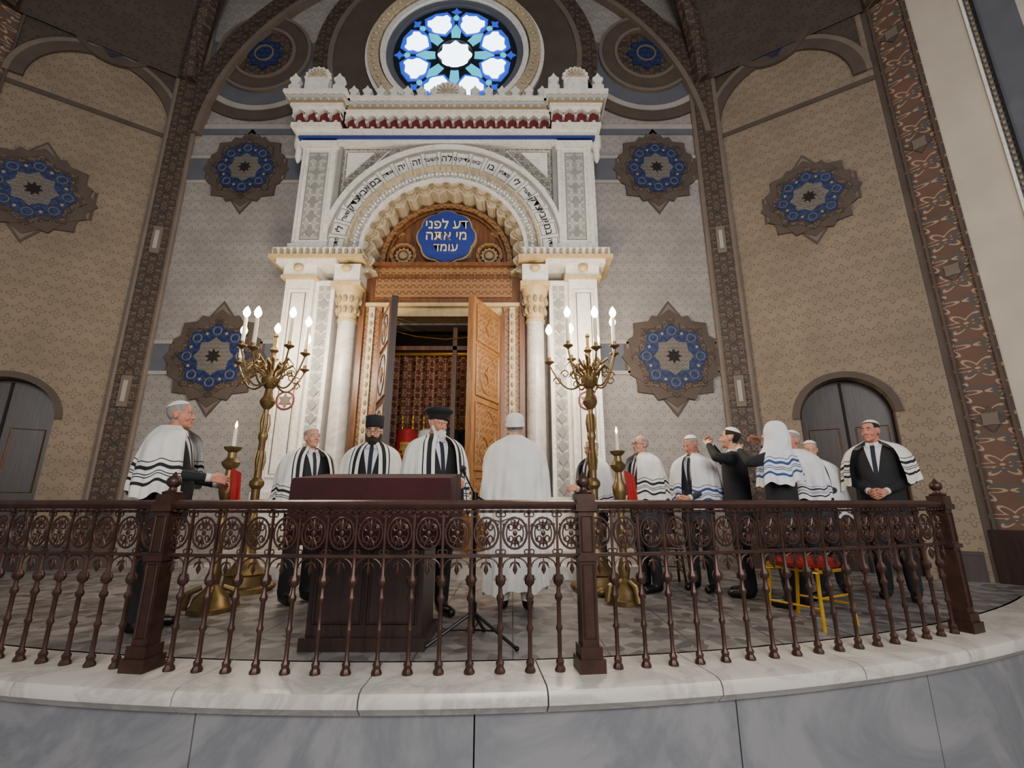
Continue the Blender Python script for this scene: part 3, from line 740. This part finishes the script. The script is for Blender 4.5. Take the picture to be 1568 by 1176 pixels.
for lv in range(4):
    for i in range(n): fs.append((lv*n+i,lv*n+(i+1)%n,(lv+1)*n+(i+1)%n,(lv+1)*n+i))
fs.append(tuple(range(n)))
b.add(vs,fs,'velvet')
for i,p in enumerate(per): 
    w=1.04+.03*math.sin(i*1.9); b.tube([(p[0]*w,p[1]*w,top(p)-.41),(p[0]*w,p[1]*w,top(p)-.45)],.006,'velvet',4)
b.obj('reading_lectern',(-.95,3.50,0))
b=B()
for a in (200,-25,80):
    t=math.radians(a); b.tube([(0,0,.2),(.32*math.cos(t),.32*math.sin(t),.012)],.011,'black_metal',8); b.tube([(0,0,.09),(.16*math.cos(t),.16*math.sin(t),.1)],.006,'black_metal',6); b.ell((.32*math.cos(t),.32*math.sin(t),.014),.016,'black_metal')
b.tube([(0,0,.07),(0,0,.95)],.012,'black_metal',8); b.lathe([(.022,0),(.022,.08)],(0,0,.18),'black_metal'); b.lathe([(.02,0),(.02,.06)],(0,0,.92),'black_metal')
b.tube([(.1,-.03,.9),(0,0,.96),(-.10,.22,1.12)],.008,'black_metal',8); b.tube([(-.10,.22,1.12),(-.12,.27,1.16)],[.012,.02],'black_metal',10); b.ell((-.122,.275,1.165),.027,'suit2')
b.obj('microphone_stand',(-.26,3.40,0))
def chair(name,x,y,rz,metal,seat,bh=.9):
    b=B()
    for sx in (-1,1):
        b.tube([(sx*.22,-.2,.0),(sx*.2,-.19,.25),(sx*.19,-.19,.43)],.014,metal,8)
        b.tube([(sx*.2,.24,.0),(sx*.19,.2,.3),(sx*.19,.19,.45)],.014,metal,8)
        b.tube([(sx*.19,.19,.44),(sx*.19,.22,.7),(sx*.18,.27,bh)],.014,'darkwood',8)
        b.tube([(sx*.21,-.19,.15),(sx*.2,.22,.15)],.009,metal,6)
    b.tube([(-.2,-.19,.22),(.2,-.19,.22)],.009,metal,6)
    b.tube([(-.21,-.2,.405),(.21,-.2,.405),(.2,.2,.405),(-.2,.2,.405)],.014,metal,6,closed=True)
    b.lathe([(.2,0),(.235,.01),(.245,.035),(.23,.06),(.15,.075)],(0,0,.42),seat,28,sx=1,sy=.95)
    b.box(-.17,.17,.225,.255,.56,bh-.03,'darkwood'); b.tube([(-.18,.22,.55),(.18,.22,.55),(.18,.27,bh),(-.18,.27,bh)],.018,'darkwood',8,closed=True)
    b.obj(name,(x,y,0),rz)
chair('banquet_chair',2.36,3.98,.5,'leg','redcloth',.85); chair('wooden_chair',1.74,5.72,-.2,'darkwood','velvet',1.1)
def candelabrum(name,x,y,seed):
    b=B()
    b.lathe([(.24,0),(.24,.05),(.2,.07),(.19,.16),(.21,.18),(.14,.24),(.09,.32),(.07,.5),(.1,.56),(.11,.62),(.06,.68),(.045,.8),(.045,1.0),(.075,1.04),(.075,1.08),(.04,1.12),(.035,1.5),(.05,1.54),(.05,1.58),(.03,1.62),(.028,1.85),(.07,1.9),(.085,1.94),(.05,2.0),(.04,2.08),(.09,2.14),(.1,2.2),(.06,2.26),(.03,2.32),(.025,2.5),(.05,2.53),(.02,2.58),(.02,2.7)],(0,0,0),'brass',20)
    for i in range(3):
        a=2*pi*i/3+.5; b.ell((.24*math.cos(a),.24*math.sin(a),.045),(.07,.07,.045),'brass')
    for z in (1.3,1.7):
        for i in range(8):
            a=2*pi*i/8; b.tube([(.04*math.cos(a),.04*math.sin(a),z-.1),(.055*math.cos(a),.055*math.sin(a),z),(.04*math.cos(a),.04*math.sin(a),z+.1)],.008,'brass',5)
    for i in range(24):
        a=2*pi*i/24; R=.15+.07*(i%2); zo=.05*(i%3)
        b.tube([(.05*math.cos(a),.05*math.sin(a),2.2+zo),(R*math.cos(a),R*math.sin(a),2.32+zo),((R+.05)*math.cos(a+.2),(R+.05)*math.sin(a+.2),2.25+zo)],[.008,.018,.003],'brass',6)
    tips=[]
    for i in range(7):
        a=2*pi*i/7+.25; R=.46 if i%2 else .34; h=2.38 if i%2 else 2.48
        c,s_=math.cos(a),math.sin(a)
        path=[]
        for t in np.linspace(0,1,12):
            rr=.03+(R-.03)*t; zz=2.2-.14*math.sin(pi*t)*1.0+(h-2.2)*t**2.2; path.append((rr*c,rr*s_,zz))
        b.tube(path,.011,'brass',6)
        for fr,dz in ((.6,.02),(.8,-.06)):
            pts=[]
            for k in range(10):
                aa=k/9*2*pi; q=.05*(1-.06*k); pts.append(((R*fr+q*math.cos(aa))*c,(R*fr+q*math.cos(aa))*s_,2.25+dz+q*math.sin(aa)))
            b.tube(pts,.008,'brass',5)
        b.lathe([(.012,0),(.03,.02),(.058,.035),(.058,.045),(.02,.05),(.022,.09)],(R*c,R*s_,h),'brass',12)
        b.lathe([(.021,0),(.020,.27),(.010,.28)],(R*c,R*s_,h+.09),'wax',10)
        tips.append((R*c,R*s_,h+.37))
    b.lathe([(.02,0),(.03,.02),(.02,.05)],(0,0,2.68),'brass',10)
    for k,(px,py,pz) in enumerate(tips):
        b.lathe([(.010,0),(.032,.025),(.040,.06),(.024,.10),(.003,.13)],(px,py,pz),'bulb',12)
    b.v=[(a_,b_,c_*1.05) for a_,b_,c_ in b.v]
    b.obj(name,(x,y,0))
    l=bpy.data.lights.new(name+'_glow','POINT'); l.energy=85; l.color=(1,.84,.64); l.shadow_soft_size=.12
    o=bpy.data.objects.new(name+'_glow',l); o.location=(x,y+.0,3.28); S.collection.objects.link(o)
    for dx in (-.3,.3):
        l=bpy.data.lights.new(name+'_glow','POINT'); l.energy=55; l.color=(1,.87,.70); l.shadow_soft_size=.05
        o=bpy.data.objects.new(name+'_glow',l); o.location=(x+dx,y+.55,3.0); S.collection.objects.link(o)
candelabrum('candelabrum',-2.82,5.25,1); candelabrum('candelabrum.001',.9,5.25,2)
l=bpy.data.lights.new('ark_lamp','POINT'); l.energy=16; l.color=(1,.8,.55); l.shadow_soft_size=.1
o=bpy.data.objects.new('ark_lamp',l); o.location=(X0,7.35,3.95); S.collection.objects.link(o)
def stand(name,x,y,dx):
    b=B()
    b.lathe([(.22,0),(.22,.04),(.19,.06),(.17,.12),(.1,.17),(.06,.22),(.075,.3),(.05,.38),(.04,.6),(.06,.63),(.06,.68),(.04,.72),(.05,.9),(.085,1.0),(.09,1.06),(.05,1.12),(.04,1.2),(.09,1.24),(.1,1.27),(.05,1.31),(.045,1.36),(.09,1.39),(.1,1.41),(.03,1.42)],(0,0,0),'brass',20,sx=.78,sy=.78)
    for i in range(4):
        a=2*pi*i/4+.4; b.tube([(.08*math.cos(a),.08*math.sin(a),.2),(.17*math.cos(a),.17*math.sin(a),.16),(.2*math.cos(a),.2*math.sin(a),.03)],[.02,.028,.03],'brass',8)
    b.lathe([(.018,0),(.017,.16),(.004,.17)],(0,0,1.42),'wax',12)
    b.lathe([(.003,0),(.013,.018),(.010,.038),(.002,.07)],(0,0,1.59),'flame',8)
    vs=[];fs=[]
    for i in range(9):
        for j in range(7):
            u=i/8;v=j/6; vs.append((dx*(.04+.10*u+.03*v),-.05-.02*math.sin(u*9)*v,1.22-.34*v-.05*u))
    for i in range(8):
        for j in range(6): a=i*7+j; fs.append((a,a+1,a+8,a+7))
    b.add(vs,fs,'redcloth')
    b.obj(name,(x,y,0))
stand('candle_stand',-2.60,4.35,1); stand('candle_stand.001',1.06,4.7,1)
# ---------------- people ----------------
hb=B()
hb.ell((0,.018,.032),(.073,.092,.086),'skin',n=24,k=16); hb.ell((0,-.018,-.02),(.062,.070,.085),'skin',n=24,k=16); hb.ell((0,-.032,-.072),(.047,.053,.042),'skin',n=20,k=12)
hb.ell((0,-.068,-.096),(.022,.018,.018),'skin'); hb.cap((0,-.084,.008),(0,-.103,-.028),.0085,.0115,'skin'); 
for q in (-1,1):
    hb.ell((q*.011,-.093,-.032),(.008,.010,.007),'skin'); hb.cap((q*.012,-.082,.022),(q*.046,-.070,.02),.010,.009,'skin'); hb.ell((q*.038,-.058,-.03),(.023,.021,.028),'skin')
    hb.ell((q*.072,.016,-.006),(.011,.022,.032),'skin'); hb.ell((q*.077,.026,.005),(.008,.015,.021),'skin')
hb.cap((-.017,-.082,-.056),(.017,-.082,-.056),.0065,.0065,'skin'); hb.cap((-.015,-.081,-.066),(.015,-.081,-.066),.0065,.0065,'skin')
hb.cap((0,.02,-.06),(0,.045,-.2),.054,.06,'skin',20)
HV,HF=remesh(hb,.0052,3)
HV=HV*np.array([.96,.96,.98])
HC=np.array([HV[list(f)].mean(0) for f in HF])
hd=B()
for i,yy in enumerate((.030,.010,-.010,-.029)):
    hd.cap((.005,yy*.6,0),(.085,yy,0),.015,.011,'skin')
for i,(yy,L,cu) in enumerate(((.031,.068,.35),(.0105,.076,.42),(-.0105,.070,.48),(-.030,.054,.55))):
    p=Vector((.085,yy,0)); a=.15; seg=[.45,.3,.25]
    for k in range(3):
        a+=cu*(1 if k else .6); q=p+Vector((math.cos(a),(yy)*.8,-math.sin(a)))*L*seg[k]; hd.cap(p,q,.0092-.0008*k,.0088-.0010*k,'skin',10); p=q
hd.cap((.02,.022,-.004),(.05,.05,-.012),.014,.011,'skin'); hd.cap((.05,.05,-.012),(.078,.056,-.024),.0105,.0095,'skin'); hd.cap((.078,.056,-.024),(.098,.050,-.034),.009,.0075,'skin')
hd.cap((-.05,0,0),(.02,0,0),.026,.026,'skin')
DV,DF=remesh(hd,.0042,2)
def cape(b,mat,rings,gap,seed=0,fold=.04,T=None,kf=9,gapb=None,sl=0,n=110,rows=42):
    rings=sorted(rings,key=lambda r:-r[0]); A=np.array(rings)
    L=np.concatenate([[0],np.cumsum(np.hypot(np.diff(A[:,0]),np.diff(A[:,1])))]); ts=np.linspace(0,L[-1],rows)
    R=np.stack([np.interp(ts,L,A[:,k]) for k in range(4)],1)
    for _ in range(3): R[1:-1]=(R[:-2]+2*R[1:-1]+R[2:])/4
    rs=np.random.RandomState(seed); ph=rs.rand(6)*6
    vs=[];uv=[]
    for j,(z,rx,ry,cy) in enumerate(R):
        t=j/(rows-1); g=gap+((gapb if gapb is not None else gap)-gap)*t
        for i in range(n+1):
            th=g+(2*pi-2*g)*i/n
            w=math.sin(kf*th+ph[0]+2.5*t+.8*math.sin(3*th+ph[4]))
            sharp=(abs(w)**.6)*(1 if w>0 else -1)
            f=1+fold*(t**.7)*(sharp+.5*math.sin(kf*1.7*th+ph[1]-3*t)+.6*math.sin(23*th+ph[2]+4*t)*t)+.012*math.sin(14*t+5*math.sin(th*2+ph[5]))*min(1,3*t)
            vs.append((rx*math.sin(th)*f,-ry*math.cos(th)*f+cy,z+sl*math.cos(th)*t+(.02*math.sin(5*th+ph[3])+.012*math.sin(11*th+ph[1]))*t+.03*math.sin(th)*t*(1 if seed%2 else -1)))
            d=min(th-g,2*pi-g-th)*rx; uv.append((d,(L[-1]-ts[j])))
    fs=[]
    for j in range(rows-1):
        for i in range(n): a=j*(n+1)+i; fs.append((a,a+1,a+n+2,a+n+1))
    b.add(vs,fs,mat,T,uv)
RS=[(1.535,.075,.085,.03),(1.505,.125,.115,.02),(1.475,.19,.135,.0),(1.425,.25,.155,0),(1.34,.285,.175,0),(1.2,.305,.195,0),(1.05,.315,.21,0)]
names={}
def man(name,x,y,face,h=1.73,coat='suit',hair='grey',beard=None,hat='kippah',shawl='tb',hem=.9,gap=.5,hy=0,hp=0,arms=None,fat=1.0,glasses=False,skin='skin',seed=1,robe=None,kc='cloth',bald=False,hood=False,book=False,sl=0,gapb=None):
    k=h/1.75; b=B()
    fz=math.radians(face)
    if arms is None: arms=[((-.235,.02,1.14),(-.10,-.27,1.13)),((.235,.02,1.14),(.10,-.27,1.13))]
    r=B()
    for q in (-1,1):
        r.cap((q*.09,0,.90),(q*.105,-.015,.50),.10,.078,'suit'); r.cap((q*.105,-.015,.50),(q*.11,.02,.1),.075,.062,'suit')
        r.cap((q*.11,.03,.055),(q*.12,-.15,.04),.05,.042,'suit')
    tr=[(.74,.195,.15),(.84,.19,.145),(.93,.18,.138),(1.03,.175,.135),(1.18,.185,.135),(1.32,.20,.13),(1.40,.185,.115),(1.455,.12,.09),(1.50,.068,.068)]
    vs=[];fs=[];n=24
    for z,rx,ry in tr:
        ff=1+(fat-1)*math.exp(-((z-1.02)/.22)**2)
        for i in range(n):
            a=2*pi*i/n; vs.append((rx*ff**.5*math.cos(a),ry*ff*math.sin(a)-(ff-1)*.06,z))
    for j in range(len(tr)-1):
        for i in range(n): a=j*n+i;c=j*n+(i+1)%n; fs.append((a,c,c+n,a+n))
    fs.append(tuple(range(n-1,-1,-1))); fs.append(tuple(range((len(tr)-1)*n,len(tr)*n))); r.add(vs,fs,'suit')
    for q,(el,wr) in zip((-1,1),arms):
        r.cap((q*.175,0,1.385),el,.068,.050,'suit'); r.cap(el,wr,.051,.037,'suit')
    V,F=remesh(r,.015,4)
    C=np.array([V[list(f)].mean(0) for f in F]); ms=[]
    cm='cloth' if coat=='cloth' else 'coat_'+coat
    for c in C:
        m=cm
        if c[2]<.085: m='shoe'
        elif c[2]<.74: m='suit' if coat!='cloth' else 'cloth'
        elif c[2]>1.475 and abs(c[0])<.09 and abs(c[1])<.1: m='shirt'
        ms.append(m)
    K=Matrix.Scale(k,4)
    b.add([tuple(v) for v in V],F,ms,K)
    if coat!='cloth':
        for q in (-1,1): b.add([(q*.012,-.083,1.50),(q*.055,-.058,1.515),(q*.055,-.085,1.46),(q*.025,-.105,1.45)],[(0,1,2,3)],'shirt',K)
    for q,(el,wr) in zip((-1,1),arms):
        d=(Vector(wr)-Vector(el)).normalized()
        up=Vector((0,0,-1)) if book else Vector((q*.9,-.1,.45))
        Z=(up-d*up.dot(d)).normalized(); Y=Z.cross(d)
        Mx=Matrix((( d.x,Y.x,Z.x,0),(d.y,Y.y,Z.y,0),(d.z,Y.z,Z.z,0),(0,0,0,1)))
        if book: fl=1 if Y.x*q>0 else -1
        else: fl=1 if Y.z>0 else -1
        T=K@Matrix.Translation(Vector(wr)+d*.035)@Mx@Matrix.Scale(fl,4,(0,1,0))
        b.add([tuple(v) for v in DV],DF,skin,T)
        b.tube([Vector(wr)+d*.01,Vector(wr)+d*.042],.034,'shirt',12,K)
    HT=K@Matrix.Translation((0,-.015,1.63))@Matrix.Rotation(math.radians(hy),4,'Z')@Matrix.Rotation(math.radians(hp),4,'X')
    hv=HV.copy(); ms=[]
    def hm(P):
        X,Y,Z=P[:,0],P[:,1],P[:,2]
        back=(Y>.0)&(Z>-.055)&((Z>-.02)|(Y>.03)); side=(Y>-.035)&(Z>.03); topm=(Z>.078+.25*np.minimum(Y+.04,0)*-1)&(Y>-.075)
        ear=(np.abs(X)>.064)&(Y<.045)&(Z<.035)&(Z>-.05)
        hh=(back|side|topm)&~ear
        if bald: hh=hh&(Z<.065)&(Y>-.02)
        return hh
    msk=hm(hv); cen=np.array([0,.01,.02]); d=hv-cen; d/=np.linalg.norm(d,axis=1)[:,None]; hv[msk]+=d[msk]*.005
    fm=hm(HC)
    for i,c in enumerate(HC):
        if fm[i]: ms.append(hair)
        elif c[1]<-.077 and -.070<c[2]<-.050 and abs(c[0])<.020: ms.append('lip')
        else: ms.append(skin)
    b.add([tuple(v) for v in hv],HF,ms,HT)
    HE=HT@Matrix.Translation((0,.003,0))
    for q in (-1,1):
        b.ell((q*.028,-.0745,.002),(.0125,.009,.0075),'eyew',HE,12,8); b.ell((q*.028,-.0820,.002),(.0055,.004,.0055),'eyeb',HE,8,6)
        b.tube([(q*.015,-.080,.010),(q*.028,-.0825,.0110),(q*.042,-.073,.008)],.0035,skin,6,HE)
        b.tube([(q*.012,-.089,.026),(q*.03,-.086,.031),(q*.048,-.073,.026)],[.003,.0045,.002],hair,6,HE)
        if glasses:
            b.ring(q*.030,-.0,.019,.0018,-.098,'black_metal',16,HE); b.tube([(q*.049,-.096,.002),(q*.078,.01,.006)],.0018,'black_metal',5,HE)
    if glasses: b.tube([(-.012,-.099,.003),(.012,-.099,.003)],.0018,'black_metal',5,HE)
    if beard:
        col,ln=beard; q=B()
        q.ell((0,-.062,-.095),(.052,.042,.04),'skin'); 
        for s_ in (-1,1):
            q.cap((s_*.064,-.005,-.03),(s_*.05,-.04,-.085),.014,.02,'skin'); q.cap((s_*.003,-.091,-.047),(s_*.035,-.081,-.06),.0085,.006,'skin'); q.cap((s_*.035,-.081,-.06),(s_*.035,-.07,-.09),.009,.014,'skin')
        if ln>0: q.cap((0,-.072,-.11),(0,-.085,-.12-ln),.046,.018,'skin',16); q.cap((0,-.06,-.10),(0,-.06,-.10-ln*.7),.052,.032,'skin',16)
        bv,bf=remesh(q,.006,2); nz=np.sin(bv[:,0]*260)*np.sin(bv[:,2]*90+bv[:,0]*60)*.0022; bv[:,1]-=nz
        b.add([tuple(v) for v in bv],bf,col,HT)
    if hat=='kippah':
        T2=HT@Matrix.Translation((0,.020,.032))@Matrix.Rotation(math.radians(-14),4,'X')@Matrix.Scale(.98,4)
        pr=[]
        for a in range(28,90,8): pr.append((.088*math.cos(math.radians(a)),.095*math.sin(math.radians(a))))
        b.lathe([(pr[0][0]-.004,pr[0][1]-.003)]+pr+[(.004,.096)],(0,0,0),kc,24,T2,sy=1.15)
    elif hat=='toque':
        T2=HT@Matrix.Translation((0,.008,.045))@Matrix.Rotation(math.radians(-6),4,'X')
        b.lathe([(.083,-.005),(.086,0),(.088,.06),(.09,.10),(.086,.108),(.05,.112),(.01,.118)],(0,0,0),'suit',28,T2,sy=1.18)
        b.lathe([(.006,0),(.012,.008),(.003,.018)],(0,0,.115),'suit',10,T2)
    elif hat=='bighat':
        T2=HT@Matrix.Translation((0,.01,.042))@Matrix.Rotation(math.radians(-8),4,'X')
        b.lathe([(.083,-.005),(.088,0),(.09,.03),(.098,.042),(.122,.062),(.13,.08),(.12,.098),(.07,.112),(.01,.118)],(0,0,0),'suit',28,T2,sy=1.15)
        b.lathe([(.006,0),(.015,.01),(.003,.02)],(0,0,.115),'suit',10,T2)
    elif hat=='whitecap':
        T2=HT@Matrix.Translation((0,.015,.02))@Matrix.Rotation(math.radians(-12),4,'X')
        b.lathe([(.085,-.02),(.089,-.01),(.09,.04),(.086,.07),(.07,.095),(.04,.11),(.01,.115)],(0,0,0),'cloth',28,T2,sy=1.2)
        b.lathe([(.092,-.02),(.094,0),(.092,.015)],(0,0,0),'cloth',28,T2,sy=1.18)
    rr=list(RS)
    if hem<1.0: rr+= [(hem,.325,.22,0)]
    else: rr=[q for q in rr if q[0]>hem]+[(hem,.31,.205,0)]
    if fat>1: rr=[(z,rx*(1+(fat-1)*.3),ry*(1+(fat-1)*.6),cy-(fat-1)*.03) for z,rx,ry,cy in rr]
    if hood: rr=[(1.775,.012,.012,.02),(1.77,.055,.06,.02),(1.73,.092,.105,.015),(1.66,.108,.125,.01),(1.58,.115,.13,.02),(1.52,.14,.135,.01)]+[q for q in rr if q[0]<1.49]
    if robe:
        cape(b,robe,[(1.52,.07,.08,.03),(1.47,.17,.12,.0),(1.42,.225,.14,0),(1.3,.25,.165,0),(1.0,.25,.185,0),(.6,.27,.2,0),(.16,.29,.21,0)],.02,seed+5,.035,K,7)
    if shawl: cape(b,shawl,rr,gap,seed,.038,K,8,gapb=gapb,sl=sl)
    nm=name; c=names.get(name,0); names[name]=c+1
    if c: nm='%s.%03d'%(name,c)
    b.v=[(p/k,q_/k,r_/k) for p,q_,r_ in b.v]
    o=b.obj(nm,(x,y,0),fz,ang=60); o.scale=(k,k,k)
    if book:
        bb=B()
        for q in (-1,1):
            bb.prism([(0,0),(q*.11,.02),(q*.11,.032),(q*.05,.036),(0,.018)],-.08,.08,'paper'); bb.prism([(0,-.006),(q*.115,.014),(q*.115,.02),(0,0)],-.085,.085,'leather')
        w=(Vector(arms[0][1])+Vector(arms[1][1]))/2*k
        p=Matrix.Rotation(fz,4,'Z')@Vector((0,w.y-.13,0))
        c=names.get('prayer_book',0); names['prayer_book']=c+1
        bb.obj('prayer_book' if not c else 'prayer_book.%03d'%c,(x+p.x,y+p.y,w.z+.03),fz)
    return o
P='man_in_prayer_shawl'
low=[((-.235,.03,1.12),(-.08,-.24,1.02)),((.235,.03,1.12),(.08,-.24,1.02))]
man(P,-2.72,3.75,105,1.72,hair='grey',shawl='tb',hem=1.0,gap=.75,hy=0,hp=-3,fat=1.25,skin='skin2',seed=1,arms=[((-.25,.0,1.15),(-.14,-.3,1.12)),((.25,.0,1.15),(.12,-.3,1.08))])
man(P,-2.05,4.75,50,1.66,hair='grey',bald=True,shawl='tbv',hem=.85,gap=.5,hp=-8,seed=2,fat=1.15,arms=low)
man('cantor',-1.28,4.3,8,1.66,coat='suit',hair='dark',beard=('dark',.01),hat='toque',shawl='tbv',hem=.9,gap=.3,hp=8,glasses=True,seed=3)
man('rabbi',-.68,4.2,35,1.72,coat='suit',hair='whiteh',beard=('whiteh',.11),hat='bighat',shawl='tbv',hem=.85,gap=.35,hp=12,hy=15,fat=1.2,skin='skin2',seed=4,arms=[((-.25,.0,1.15),(-.1,-.3,1.1)),((.25,.0,1.15),(.1,-.3,1.1))])
man('man_in_white_robe',.03,4.45,175,1.74,coat='cloth',hair='grey',hat='whitecap',shawl='cloth',hem=.75,gap=.45,robe='cloth',seed=5,fat=1.1)
man(P,.98,5.72,-60,1.66,hair='grey',shawl='tbn',hem=.9,seed=6,hp=5)
man(P,1.47,5.3,-70,1.66,hair='grey',bald=True,shawl='tb',hem=.95,seed=7,glasses=True,hp=-3,fat=1.2,coat='suit2',hat=None,arms=low)
man(P,2.06,5.35,-50,1.66,hair='grey',shawl='tbl',hem=.9,seed=8,gap=.22,hp=18,hy=-15,skin='skin2',coat='suit2',arms=low)
man(P,2.36,5.0,-120,1.70,hair='dark',shawl=None,seed=9,hp=-5,arms=[((-.33,-.14,1.40),(-.12,-.22,1.57)),((.30,-.14,1.40),(.11,-.22,1.55))])
man(P,2.54,4.5,-145,1.66,hair='grey',shawl='tbl',hem=1.15,gap=1.0,gapb=1.0,hood=True,hat=None,seed=10,hp=-10,arms=[((-.38,-.08,1.40),(-.20,-.22,1.56)),((.34,-.1,1.34),(.16,-.28,1.48))])
man(P,2.98,4.95,-75,1.66,hair='grey',shawl='tbn',hem=.95,seed=11,skin='skin2',hp=-5,fat=1.2,book=True)
man(P,3.42,5.35,-30,1.60,hair='grey',shawl='tbn',hem=.85,seed=12,hp=10,coat='suit2')
man(P,3.80,4.9,-45,1.76,hair='dark',shawl='tb',hem=1.08,gap=.75,seed=13,skin='skin2',fat=1.15,kc='cloth',hy=-20,arms=low)
# ---------------- light ----------------
def area(name,loc,tgt,size,e,col):
    l=bpy.data.lights.new(name,'AREA'); l.size=size; l.energy=e; l.color=col; o=bpy.data.objects.new(name,l); o.location=loc
    o.rotation_euler=(Vector(tgt)-Vector(loc)).to_track_quat('-Z','Y').to_euler(); S.collection.objects.link(o)
area('nave_window_light',(1.0,-4.5,4.2),(-1.1,6,1.2),3.5,680,(1,.975,.95))
area('nave_side_light',(5.5,-1.5,4),(1,5,1.5),3,130,(1,.97,.93))
w=bpy.data.worlds.new('world'); S.world=w; w.use_nodes=True
bg=w.node_tree.nodes['Background']; bg.inputs[0].default_value=(.80,.77,.75,1); bg.inputs[1].default_value=.30
print('verts',sum(len(o.data.vertices) for o in bpy.data.objects if o.type=='MESH'))
